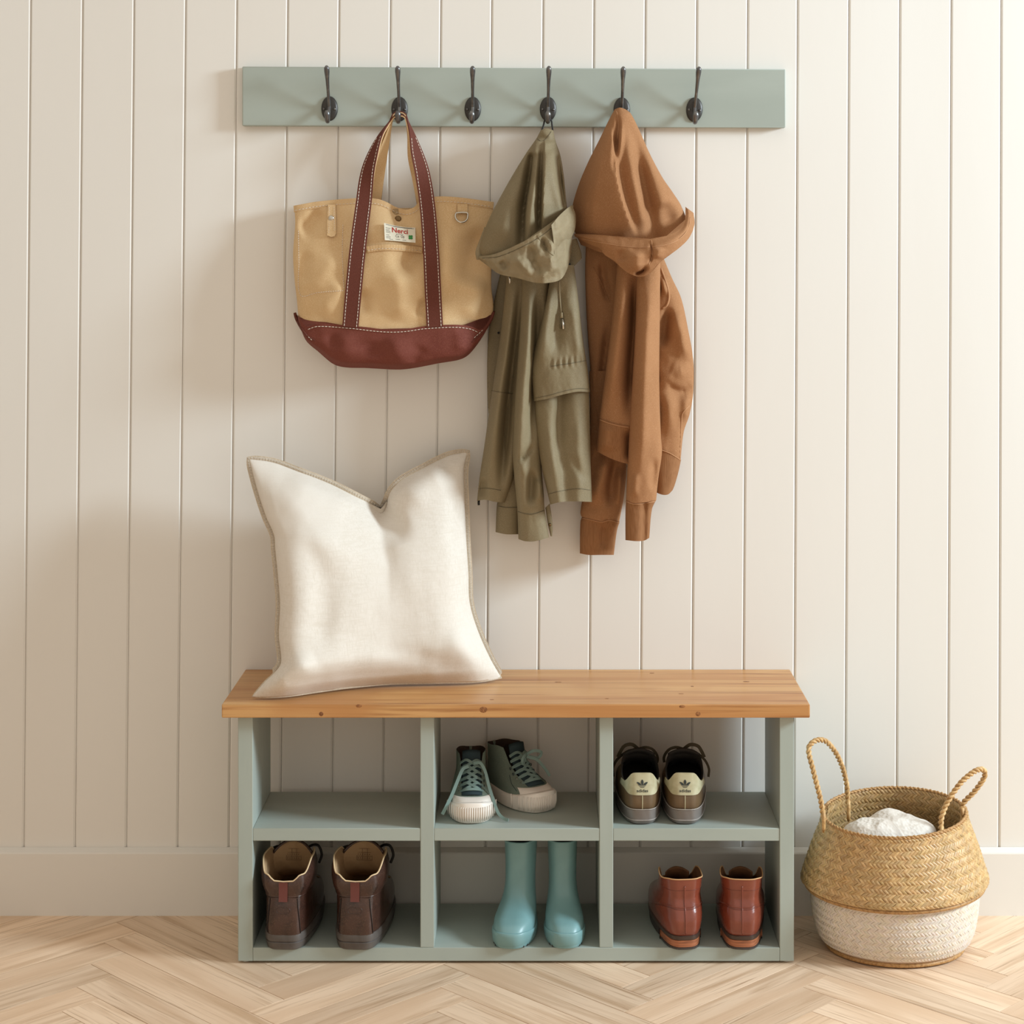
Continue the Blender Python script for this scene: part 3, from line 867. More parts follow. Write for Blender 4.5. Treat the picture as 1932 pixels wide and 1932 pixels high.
o, s = cloth('storm_flap', [(1040,500),(1032,560),(1018,620),(1004,690),(1007,756)], [(1083,500),(1092,570),(1100,640),(1109,700),(1113,740)],
    [(0,-.088,.028,.014),(.4,-.092,.033,.014),(1,-.096,.038,.014)], M_olive, parka, B=[(1007,757),(1035,752),(1060,745),(1090,739),(1113,740)],
    folds=[([(1040,520),(1028,620),(1016,700)], .010, 8, 18), ([(1062,520),(1052,600),(1048,680)], -.006, 12, 12), ([(1080,560),(1090,640),(1098,690)], .006, 12, 12)]+
          [([(1042+5.2*k,668+(k*7%5)*2-k*.9),(1040+5.4*k,690-k*.8),(1041+5.4*k,704-k*.8)], [.0,.0011,.0] if k % 2 else [.0,-.0008,.0], 2.8, 2.8, .3) for k in range(13)], nv=100, nu=90, wr=.0016, wrs=26)
seam('waist_seam', s, [(1040,691),(1060,688),(1080,685),(1106,680)], .0006, M_olive_seam, o)
seam('flap_seam', s, [(1010,751),(1035,746),(1060,739),(1090,733),(1110,734)], .0005, M_olive_seam, o)
# draw cord
c = [(1055.5,530),(1056,555),(1058,580),(1060,595)]
v, f = tube([s.p(q[0], q[1], .0026) for q in catmull(c, 24)], .0013, 8); cord = mk('draw_cord', v, f, M_olive_lit, parka)
v, f = tube([s.p(1059.5,590,.004),s.p(1060,600,.004)], .0026, 8); mk('knot', v, f, M_olive_lit, cord)
v, f = tube([s.p(1059,601,.004),s.p(1058,620,.004)], .0019, 8); mk('cord_end', v, f, M_olive_seam, cord)
v, f = tube([s.p(1061.5,601,.004),s.p(1063,621,.004)], .0021, 8); mk('cord_end', v, f, M_nickel, cord)
v, f = tube([P(961,518,-.115),P(962,535,-.115)], .0018, 8); mk('cord_end', v, f, M_nickel, parka)
# hood
o, S_ph = cloth('hood', [(1020,246),(1012,261),(992,290),(965,334),(941,377),(925,408),(912,440),(905,470),(912,490)], [(1044,246),(1048,265),(1057,292),(1063,326),(1067,365),(1070,396),(1072,430),(1070,460)],
    [(0,-.056,.012,.012),(.12,-.062,.022,.018),(.4,-.076,.042,.020),(.72,-.088,.056,.022),(.9,-.09,.048,.022),(1,-.09,.03,.02)], M_olive, parka, T=[(1020,246),(1030,242),(1044,246)],
    B=[(912,490),(960,500),(1020,490),(1070,460)],
    folds=[([(1012,258),(1006,330),(996,385),(994,440),(996,480)], [.006,.016,.02,.012,.0], 3.5, 22, .05), ([(1029,262),(1027,340),(1025,390),(1024,445)], [.005,.014,.014,.002], 3, 20, .05),
           ([(1040,280),(1048,340),(1058,390),(1062,420)], [.006,.010,.010,.0], 14, 5, .1), ([(1052,290),(1060,350),(1066,395)], [-.003,-.008,-.008], 5, 4, .1), ([(1006,285),(996,350),(988,400),(985,450),(984,485)], [-.008,-.016,-.018,-.012,-.0], 9, 7, .06), ([(1022,280),(1018,350),(1016,400),(1016,445)], [-.004,-.009,-.010,-.008], 5, 5, .1),
           ([(980,330),(955,400),(940,470)], .008, 22, 18), ([(1020,248),(1036,254)], .004, 8, 8, 0)], nv=120, nu=110, wr=.0012, wrs=40, p=.55)
seam('yoke_seam', S_ph, [(1014,262),(1020,266),(1027,265),(1034,257),(1040,248)], .0007, M_olive_seam, o)
# turned up brim
o, s = cloth('hood_brim', [(900,484),(899,488)], [(1079,388),(1079,448)], [(0,-.088,.008,.003),(.5,-.088,.014,.006),(1,-.084,.006,.004)], M_olive_lit, parka,
    T=[(900,483),(930,480),(975,462),(1020,437),(1050,411),(1072,391),(1082,387)], B=[(899,486),(922,503),(942,517),(975,524),(1008,533),(1032,534),(1058,527),(1071,505),(1079,470)],
    yu=[(0,.0),(.2,-.055),(.5,-.092),(.75,-.078),(1,-.012)], p=.25,
    folds=[([(960,480),(985,500),(1000,525)], .006, 10, 9), ([(1000,460),(1006,490),(1020,520)], -.006, 9, 9), ([(1036,440),(1040,480),(1045,515)], .007, 9, 10), ([(1006,533),(1035,514),(1062,500)], .006, 7, 8), ([(945,490),(955,510)], -.005, 8, 8), ([(1020,445),(1035,480)], -.005, 5, 6)],
    nv=60, nu=110, wr=.004, wrs=14, open_bottom=False)
S_br = s
seam('brim_seam', s, [(910,487),(940,484),(980,468),(1020,446),(1050,421),(1078,398)], .0006, M_olive_seam, o)
seam('brim_seam', s, [(1014,444),(1022,458),(1032,472),(1044,482)], .0009, M_olive, o)
fo, fs = cloth('brim_flap', [(1040,425),(1044,455),(1046,479)], [(1079,387),(1086,405),(1085,432),(1078,449)], [(0,-.142,.006,.004),(1,-.140,.006,.004)], M_olive_lit, parka,
    T=[(1040,425),(1055,407),(1070,393),(1079,387)], B=[(1046,480),(1050,466),(1062,458),(1078,449)], yu=[(0,-.048),(.4,-.030),(1,.026)], p=.3, nv=36, nu=40, wr=.003, wrs=16, open_bottom=False)
eo, es = cloth('collar_corner', [(1066,455),(1070,485),(1076,510)], [(1088,450),(1096,475),(1098,487)], [(0,-.072,.006,.006),(1,-.068,.006,.006)], M_olive, parka, B=[(1072,514),(1085,500),(1098,487)], nv=30, nu=24, open_bottom=False)
stud('snap', 1074, 499, .0028, es, M_black, eo, .0005)
io, is_ = cloth('hood_lining', [(914,428),(905,452),(897,475),(899,490)], [(926,435),(926,455),(928,475),(932,492)], [(0,-.090,.006,.004),(1,-.094,.006,.004)], M_olive_lit, parka, nv=26, nu=24, wr=.003, wrs=12, open_bottom=False)

# ------------------------------------------------------------------ brown hoodie
hoodie = empty('hoodie', P(1200, 1046, -.06), label='brown fleece hooded sweatshirt hung by its hood on the fifth hook', cat='sweatshirt')
# far side of the body, near the wall
o, s = cloth('back_body', [(1106,440),(1104,520),(1108,620),(1116,720),(1122,790),(1128,850)], [(1230,440),(1235,600),(1235,750),(1230,850)],
    [(0,-.03,.022,.016),(1,-.026,.024,.016)], M_hoodie, hoodie, folds=[([(1132,480),(1140,540),(1152,580)], -.006, 6, 9), ([(1150,600),(1138,700),(1128,780)], -.008, 8, 8)], nv=80, nu=50, wr=.002, wrs=40)
seam('armhole_seam', s, [(1120,505),(1135,535),(1150,570)], .0009, M_hoodie, o)
# left sleeve
o, s = cloth('sleeve', [(1112,700),(1114,800),(1110,870),(1102,930),(1096,972),(1098,980)], [(1175,700),(1182,800),(1182,880),(1178,930),(1170,975),(1168,984)],
    [(0,-.022,.018,.012),(.6,-.026,.022,.016),(1,-.03,.026,.02)], M_hoodie, hoodie, B=[(1097,975),(1115,979),(1135,983),(1150,980),(1168,985)],
    folds=[([(1150,850),(1135,900),(1120,960)], .009, 14, 12), ([(1165,850),(1155,900),(1150,960)], -.008, 8, 10), ([(1170,880),(1168,960)], .005, 6, 6)], nv=80, nu=50, wr=.0025, wrs=26)
cf, cs = cloth('cuff', [(1098,973),(1095,985),(1094,1044)], [(1169,982),(1164,1000),(1158,1046)], [(0,-.030,.0265,.0205),(.2,-.030,.023,.019),(1,-.030,.021,.018)], M_hoodie_rib, hoodie,
    T=[(1098,974),(1115,978),(1135,982),(1150,979),(1169,984)], B=[(1094,1044),(1110,1047),(1135,1047),(1158,1047)], folds=[([(1140,985),(1136,1040)], -.004, 8, 10)], nv=40, nu=44, wr=.0015, wrs=20)
seam('cuff_seam', cs, [(1098,977),(1115,981),(1135,985),(1150,982),(1168,987)], .0009, M_hoodie_seam, cf)
# right body
o, s = cloth('right_body', [(1215,480),(1225,560),(1225,700),(1225,870)], [(1249,480),(1268,525),(1285,562),(1298,620),(1308,680),(1308,740),(1301,782),(1290,815),(1284,868)],
    [(0,-.05,.03,.03),(.3,-.05,.045,.032),(.7,-.05,.05,.034),(1,-.05,.04,.032)], M_hoodie, hoodie, B=[(1225,850),(1250,850),(1268,858),(1284,868)],
    folds=[([(1262,575),(1256,610),(1250,660)], -.010, 9, 10), ([(1275,580),(1290,640),(1300,690)], .012, 16, 14), ([(1309,722),(1292,738),(1270,735),(1250,712)], [0,-.008,-.007,0], 8, 18, .15), ([(1306,690),(1285,702),(1262,695)], [0,.006,0], 14, 14, .15), ([(1255,690),(1262,760),(1265,830)], .006, 12, 12), ([(1296,740),(1296,800)], .006, 10, 8), ([(1248,520),(1258,560)], .008, 8, 8)], nv=110, nu=64, wr=.002, wrs=34)
S_rb = s
seam('armhole_seam', s, [(1247,506),(1253,523),(1260,545),(1262,562),(1258,576),(1250,582)], .0022, M_hoodie_seam, o)
seam('pocket_seam', s, [(1300,766),(1289,778),(1286,788),(1284,830),(1282,864)], .0012, M_hoodie_seam, o)
hb, hs = cloth('hem_band', [(1226,848),(1230,900),(1232,926)], [(1285,866),(1280,890),(1273,915),(1269,925)], [(0,-.05,.042,.034),(1,-.05,.036,.03)], M_hoodie_rib, hoodie,
    T=[(1226,846),(1250,848),(1268,857),(1285,867)], B=[(1232,926),(1248,933),(1260,933),(1269,925)], nv=40, nu=44, wr=.001, wrs=30)
seam('hem_seam', hs, [(1248,849),(1265,856),(1284,868)], .001, M_hoodie_seam, hb)
# centre panel with hem band
o, s = cloth('front_body', [(1165,490),(1155,600),(1143,700),(1135,760),(1131,792)], [(1215,490),(1215,600),(1210,700),(1205,808)],
    [(0,-.085,.034,.03),(1,-.078,.038,.034)], M_hoodie, hoodie, B=[(1131,790),(1150,797),(1175,803),(1205,808)],
    folds=[([(1178,500),(1170,600),(1158,700),(1150,780)], .012, 12, 16), ([(1197,500),(1196,600),(1190,700),(1186,800)], -.018, 10, 8)], nv=90, nu=54, wr=.0018, wrs=34)
hb, hs = cloth('hem_band', [(1131,790),(1127,830),(1125,850)], [(1206,806),(1206,850),(1206,878)], [(0,-.078,.040,.036),(1,-.076,.036,.034)], M_hoodie_rib, hoodie,
    T=[(1131,789),(1150,796),(1175,802),(1206,807)], B=[(1125,851),(1150,864),(1175,873),(1206,880)], folds=[([(1148,795),(1142,858)], .007, 14, 16), ([(1188,805),(1188,875)], -.010, 9, 8)], nv=40, nu=48, wr=.001, wrs=30)
seam('hem_seam', hs, [(1132,792),(1150,799),(1175,805),(1186,806)], .001, M_hoodie_seam, hb)
# right sleeve
o, s = cloth('sleeve', [(1201,485),(1199,600),(1194,700),(1188,800),(1184,880),(1181,942)], [(1246,485),(1245,600),(1244,720),(1247,820),(1249,850),(1242,900),(1238,940)],
    [(0,-.105,.036,.036),(.5,-.10,.042,.04),(.9,-.09,.036,.036),(1,-.088,.032,.032)], M_hoodie, hoodie, B=[(1181,944),(1195,949),(1215,948),(1238,944)],
    folds=[([(1226,500),(1222,600),(1216,700),(1212,820),(1205,930)], .010, 16, 14), ([(1235,860),(1232,930)], -.005, 7, 8), ([(1200,890),(1196,940)], .004, 6, 8)], nv=120, nu=56, wr=.0016, wrs=34)
cf, cs = cloth('cuff', [(1181,942),(1180,965),(1180,1019)], [(1238,941),(1230,960),(1225,1015)], [(0,-.088,.032,.032),(.25,-.088,.028,.028),(1,-.088,.026,.026)], M_hoodie_rib, hoodie,
    T=[(1181,943),(1195,948),(1215,947),(1238,943)], B=[(1180,1019),(1200,1021),(1215,1020),(1225,1015)], folds=[([(1216,940),(1215,1040)], -.003, 6, 6, .1)], nv=40, nu=44, wr=.001, wrs=20)
seam('cuff_seam', cs, [(1181,946),(1195,951),(1215,950),(1236,946)], .0009, M_hoodie_seam, cf)
# hood
o, S_hh = cloth('hood', [(1160,206),(1150,224),(1131,263),(1110,305),(1093,345),(1082,380),(1079,400),(1082,430),(1096,462)], [(1180,206),(1190,214),(1206,245),(1226,290),(1250,335),(1270,364),(1286,390),(1296,425),(1280,462)],
    [(0,-.064,.012,.012),(.06,-.066,.03,.024),(.3,-.066,.055,.040),(.66,-.066,.068,.045),(.85,-.066,.056,.04),(1,-.066,.03,.03)], M_hoodie, hoodie, T=[(1160,206),(1170,203),(1180,206)], tfu=[(0,.15),(.03,.42),(.07,.66),(.12,.84),(.19,.96),(.28,1),(1,1)], yu=[(0,.012),(.1,.006),(.25,0),(1,0)],
    B=[(1096,462),(1150,480),(1230,480),(1280,462)],
    folds=[([(1150,232),(1158,290),(1165,345),(1182,405),(1199,450)], [.004,.014,.018,.016,.004], 34, 5, .1), ([(1161,210),(1167,235),(1164,265),(1160,300),(1160,330)], [-.001,-.005,-.006,-.004,0], 5, 4, .1), ([(1172,222),(1172,260),(1167,300),(1163,330)], [.002,.008,.006,0], 6, 5),
           ([(1183,240),(1192,300),(1204,370),(1222,440)], [.003,.010,.012,.003], 16, 9, .15), ([(1186,212),(1196,260),(1208,320),(1224,390),(1236,460)], [0,-.0045,-.008,-.009,-.006], 11, 15, 0), ([(1212,270),(1240,350),(1258,420)], .010, 18, 22),
           ([(1133,280),(1125,340),(1112,385)], .004, 10, 14), ([(1250,380),(1268,425)], -.006, 16, 16)], nv=130, nu=110, wr=.0016, wrs=46, p=.55)
seam('crown_seam', S_hh, [(1163,209),(1166,222),(1167,240),(1164,262)], .0008, M_hoodie_seam, o)
# rolled hood opening
o, s = cloth('hood_edge', [(1083,441),(1084,447)], [(1296,389),(1310,412)], [(0,-.066,.007,.004),(.4,-.074,.014,.006),(1,-.07,.008,.006)], M_hoodie, hoodie,
    T=[(1083,441),(1130,443),(1180,449),(1215,452),(1250,447),(1278,436),(1291,420),(1294,404),(1293,390)], B=[(1084,446),(1112,461),(1130,468),(1141,481),(1160,493),(1172,505),(1187,516),(1206,522),(1225,517),(1236,504),(1252,489),(1280,469),(1300,449),(1310,425),(1309,402)],
    yu=[(0,.0),(.2,-.062),(.5,-.100),(.72,-.098),(.88,-.056),(1,-.004)], p=.28,
    folds=[([(1200,470),(1200,495),(1205,515)], .010, 16, 14), ([(1222,500),(1210,512),(1195,517)], -.006, 3, 4), ([(1170,470),(1175,495)], -.004, 8, 8), ([(1245,465),(1240,490)], .005, 10, 10), ([(1228,455),(1230,480),(1224,500)], -.004, 2.5, 2.5)],
    nv=70, nu=130, wr=.0016, wrs=22, open_bottom=False)
seam('hood_seam', s, [(1090,449),(1130,457),(1170,464),(1205,467),(1228,466)], .0008, M_hoodie_seam, o)
seam('hood_seam', s, [(1230,466),(1255,462),(1280,452),(1298,432),(1302,410)], .0008, M_hoodie_seam, o)
seam('centre_seam', s, [(1229,453),(1231,470),(1230,485),(1224,499)], .0008, M_hoodie_seam, o)
# ------------------------------------------------------------------ cushion
cush = empty('cushion', on_top(700, 1300), label='large natural linen scatter cushion with chopped top, on the bench', cat='cushion')
CT = [(470,866),(515,872),(560,888),(605,905),(640,920),(675,938),(700,951),(718,960),(727,950),(738,926),(758,905),(800,882),(845,860),(882,853)]
CB = [(476,1314),(505,1315),(545,1313),(600,1305),(660,1297),(740,1290),(830,1288),(900,1286),(946,1279)]
CL = [(470,866),(484,920),(502,975),(517,1010),(519,1035),(524,1085),(528,1140),(526,1200),(530,1250),(517,1270),(500,1286),(476,1314)]
CR = [(882,853),(876,885),(877,940),(880,1020),(884,1085),(886,1135),(900,1185),(924,1240),(946,1279)]
def cush_depth(X, Yp, U, V):
    top = -.112+.080*U
    bot = F*(H-Z_TOP-.006)/(np.interp(U[-1], U[-1], Yp[-1])-CY)-DW
    bot = np.broadcast_to(bot[None], U.shape)
    return top*(1-V)+bot*V
cover, S_c = cloth('cover', CL, CR, [(0,0,.006,.006),(.06,0,.03,.02),(.2,0,.056,.03),(.5,0,.075,.035),(.8,0,.068,.03),(.94,0,.036,.014),(1,0,.004,.003)], M_linen, cush,
    T=CT, B=CB, ydep=cush_depth, p=.5, nv=150, nu=130, wr=.0024, wrs=100, open_bottom=False, gain=(1.15, 1.2),
    folds=[([(722,958),(740,985),(752,1030)], [-.030,-.018,0], 26, 20, 0), ([(490,880),(560,945),(615,1030),(640,1120)], [.002,.010,.012,0], 30, 50, .25), ([(530,900),(610,930),(690,965)], .010, 30, 22), ([(595,1000),(610,1090),(600,1180),(570,1270)], [0,-.010,-.012,0], 30, 34, .1),
           ([(760,960),(800,910),(850,880)], .010, 26, 26), ([(870,900),(862,980),(872,1060)], -.006, 20, 20), ([(505,1300),(545,1270),(600,1240)], .010, 20, 24), ([(930,1265),(880,1230),(850,1180)], .006, 18, 22), ([(700,1230),(800,1240),(880,1265)], [-.0,-.006,0], 20, 20, .15)])
# sewn flange round the edge
edge = [c for c in catmull(CT, 90)]+[c for c in catmull(CR, 80)][1:]+[c for c in catmull(CB, 80)][::-1][1:]+[c for c in catmull(CL, 90)][::-1][1:-1]
edge = np.array(edge); n = len(edge)
tan = np.roll(edge, -1, 0)-np.roll(edge, 1, 0); tan = tan/np.linalg.norm(tan, axis=1)[:, None]
nor = np.stack([tan[:, 1], -tan[:, 0]], 1)          # outward (clockwise walk in image space)
for _ in range(3): nor = (np.roll(nor, 1, 0)+nor*2+np.roll(nor, -1, 0))/4
dep = np.array([S_c.depth(a, b) for a, b in edge]); 
for _ in range(4): dep = (np.roll(dep, 1)+dep*2+np.roll(dep, -1))/4
onb = np.array([(b > 1270) for a, b in edge])
v = []
for i in range(n):
    wout = 8.0 if not onb[i] else 2.0
    for off, dy in ((-2.5, -.0030), (wout, -.0016), (wout, .0004), (-2.5, .0012)):
        q = edge[i]+nor[i]*off
        Y = dep[i]+.003+dy
        p3 = P(q[0], q[1], Y)
        if p3.z < Z_TOP+.0015: p3.z = Z_TOP+.0015
        v.append(p3)
f = []
for i in range(n):
    j = (i+1) % n
    for k in range(4):
        k2 = (k+1) % 4; f.append((i*4+k, i*4+k2, j*4+k2, j*4+k))
fl = fix_normals(mk('flange', v, f, M_linen_edge, cush, smooth=True, sharp=50))
mb = MB()
for i in range(0, n):
    if onb[i]: continue
    for t in (0, .5):
        e = edge[i]*(1-t)+edge[(i+1) % n]*t; nn = nor[i]
        a = P(*(e+nn*1.2), dep[i]-.0008); b = P(*(e+nn*5.6), dep[i]-.0002)
        vv, ff = tube([a, b], .0005, 4); mb.add(vv, ff)
tag(mb.build('overlock_stitching', M_linen, fl, smooth=True), kind='stuff')
# ------------------------------------------------------------------ footwear
NPH = 56
def sstep(t): t = np.clip(t, 0, 1); return t*t*(3-2*t)
class Last:
    """upper of a shoe from level slices: rows (z, heel y, toe y, heel half width, ball half width); toe along +y"""
    def __init__(s, rows, n=.72, bend=0.0):
        s.r = interp_rows(rows, 160); s.n = n; s.bend = bend
    def at(s, z):
        return [np.interp(z, s.r[:, 0], s.r[:, k]) for k in range(1, 5)]
    def pt(s, ph, z, grow=0.0):
        yb, yf, wh, wb = s.at(z)
        t = (1-math.cos(ph))/2
        w = wh+(wb-wh)*float(sstep((t-.15)/.6))
        sn = math.sin(ph)
        x = math.copysign(abs(sn)**s.n, sn)*(w+grow)
        y = yb-grow+(yf-yb+2*grow)*t
        return Vector((x+s.bend*max(0, y)**2, y, z))
    def grid(s, zs, phis, grow=0.0, ztop=None, z0=None):
        """rings bottom to top; ztop(ph) reshapes the collar above z0"""
        out = []; zm = zs[-1]
        for i, z in enumerate(zs):
            for ph in phis:
                zz = z
                if ztop is not None and z > z0: zz = z0+(z-z0)*(ztop(ph)-z0)/(zm-z0)
                g = grow(ph, z) if callable(grow) else grow
                out.append(s.pt(ph, zz, g))
        return out
    def back_y(s, x, z, grow=0.0):
        yb, yf, wh, wb = s.at(z)
        k = min(.98, abs(x)/(wh+grow)); ph = math.asin(k**(1/s.n))
        return s.pt(ph, z, grow).y
RING = [2*math.pi*k/NPH for k in range(NPH)]

def shell(name, last, zs, m, root, grow=0.0, ztop=None, z0=None, cap_bottom=True, cap_top=False, thick=.003, lining=None, ldepth=.06, parent=None):
    v = last.grid(zs, RING, grow, ztop, z0); f = grid_faces(len(zs), NPH, True)
    if cap_bottom: f.append(tuple(range(NPH))[::-1])
    if cap_top: f.append(tuple((len(zs)-1)*NPH+k for k in range(NPH)))
    o = fix_normals(mk(name, v, f, m, parent or root, world=False))
    o.data.set_sharp_from_angle(angle=math.radians(50))
    if lining is not None:
        top = v[-NPH:]; c = sum(top, Vector())/NPH
        lv = []; nl = 9
        for i in range(nl+1):
            t = i/nl
            for k in range(NPH):
                q = top[k]; d = Vector((q.x-c.x, q.y-c.y, 0)); d = d.normalized()*(.0002 if i == 0 else thick)
                zq = q.z-t*ldepth*(q.z/ c.z) + (.0006 if i == 1 else 0)
                b = last.pt(RING[k], zq) if i > 0 else q
                lv.append(Vector((b.x-d.x, b.y-d.y, zq)))
        lf = grid_faces(nl+1, NPH, True); lf.append(tuple(nl*NPH+k for k in range(NPH)))
        lo = fix_normals(mk('lining', lv, lf, lining, o, world=False))
        # lining looks inwards
        bm = bmesh.new(); bm.from_mesh(lo.data); bmesh.ops.reverse_faces(bm, faces=bm.faces); bm.to_mesh(lo.data); bm.free()
    return o

def sole(name, last, zref, prof, m, root, parent=None, ymin=None, ymax=None):
    """stacked outline rings: prof rows (z, grow)"""
    v = []
    for z, g in prof:
        for ph in RING:
            q = last.pt(ph, zref, g)
            y = q.y
            x = q.x
            if ymin is not None: y = max(y, ymin)
            if ymax is not None and y > ymax: y = ymax; w_ = last.at(zref)[2]*1.0; x = max(-w_, min(w_, x))
            v.append((x, y, z))
    f = grid_faces(len(prof), NPH, True)
    f.append(tuple(range(NPH))[::-1]); f.append(tuple((len(prof)-1)*NPH+k for k in range(NPH)))
    o = fix_normals(mk(name, v, f, m, parent or root, world=False))
    o.data.set_sharp_from_angle(angle=math.radians(35))
    return o

def patch(name, last, lo, hi, ph0, ph1, m, parent, grow=.0012, nz=12, np_=24, edge=.0012):
    """leather overlay on the upper: lo(ph), hi(ph) give its lower and upper edge"""
    v = []
    for g in (grow, grow-edge-.0006):
        for i in range(nz+1):
            for k in range(np_+1):
                ph = ph0+(ph1-ph0)*k/np_
                a, b = lo(ph), hi(ph); v.append(last.pt(ph, a+(b-a)*i/nz, g))
    n = (nz+1)*(np_+1); w = np_+1
    f = grid_faces(nz+1, w); f += [tuple(q+n for q in t)[::-1] for t in grid_faces(nz+1, w)]
    rim = list(range(w))+[w*j+np_ for j in range(1, nz+1)]+[w*nz+k for k in range(np_-1, -1, -1)]+[w*j for j in range(nz-1, 0, -1)]
    f += [(rim[i], rim[(i+1) % len(rim)], rim[(i+1) % len(rim)]+n, rim[i]+n) for i in range(len(rim))]
    o = fix_normals(mk(name, v, f, m, parent, world=False))
    o.data.set_sharp_from_angle(angle=math.radians(45))
    return o

def line_on(name, last, pts, r, m, parent, grow=.0008, n=30, sides=6):
    c = catmull(pts, n)
    v, f = tube([last.pt(a, b, grow) for a, b in c], r, sides)
    return mk(name, v, f, m, parent, world=False)

def lace(name, pts, r, m, parent, n=30, flat=None):
    c = [Vector(q) for q in catmull(pts, n)]
    v, f = tube(c, r, 6)
    if flat:
        pass
    return mk(name, v, f, m, parent, world=False)

def flat_lace(name, pts, w, th, m, parent, up=(0, 0, 1), n=30):
    c = [Vector(q) for q in catmull(pts, n)]
    wv = []
    for i in range(n):
        t = (c[min(i+1, n-1)]-c[max(i-1, 0)]).normalized(); a = t.cross(Vector(up))
        if a.length < .05: a = Vector((1, 0, 0))
        wv.append(a.normalized())
    for i in range(1, n):
        if wv[i].dot(wv[i-1]) < 0: wv[i] = -wv[i]
    v, f = ribbon(c, wv, w/2, th)
    return mk(name, v, f, m, parent, world=False, sharp=40)

def copy_tree(o, parent=None):
    c = o.copy(); COL.objects.link(c); c.parent = parent
    if parent is not None: c.matrix_parent_inverse = o.matrix_parent_inverse.copy()
    for ch in list(o.children): copy_tree(ch, c)
    return c

def place_heel(root, x, y, z, deg): root.location = (x, y, z); root.rotation_euler = (0, 0, math.radians(deg))
ZM, ZB = Z_MID1+.0004, Z_BOT1+.0004

# ---- brown hiking boots
M_hleath = mat('dark_brown_leather', srgb(66, 44, 36), .24, noise=[((26,26,26),5,srgb(46,32,27),.42,.7), ((8,8,8),3,srgb(82,50,37),.5,.75), ((400,400,400),2,srgb(80,56,45),.55,.7)],
               bump=[((160,160,160),4,.25,.0012), ((30,30,30),3,.2,.003)], spec=.55)
M_hpull = mat('russet_webbing', srgb(104, 54, 46), .7, bump=[((600,600,600),2,.3,.0006)])
M_hline = mat('tan_leather_lining', srgb(178, 146, 108), .8, noise=[((30,30,30),4,srgb(158,126,90),.4,.7)], bump=[((200,200,200),3,.15,.001)])
M_hedge = mat('cream_edge', srgb(218, 192, 152), .75)
M_hsole = mat('worn_grey_rubber', srgb(88, 82, 78), .42, noise=[((22,22,22),4,srgb(62,52,46),.4,.7), ((9,9,9),3,srgb(108,104,100),.52,.7)], bump=[((140,140,140),4,.2,.001)], spec=.5)
M_hstamp = mat('lining_print', srgb(120, 92, 62), .85)
M_blk = mat('black_lace', srgb(30, 26, 24), .75)
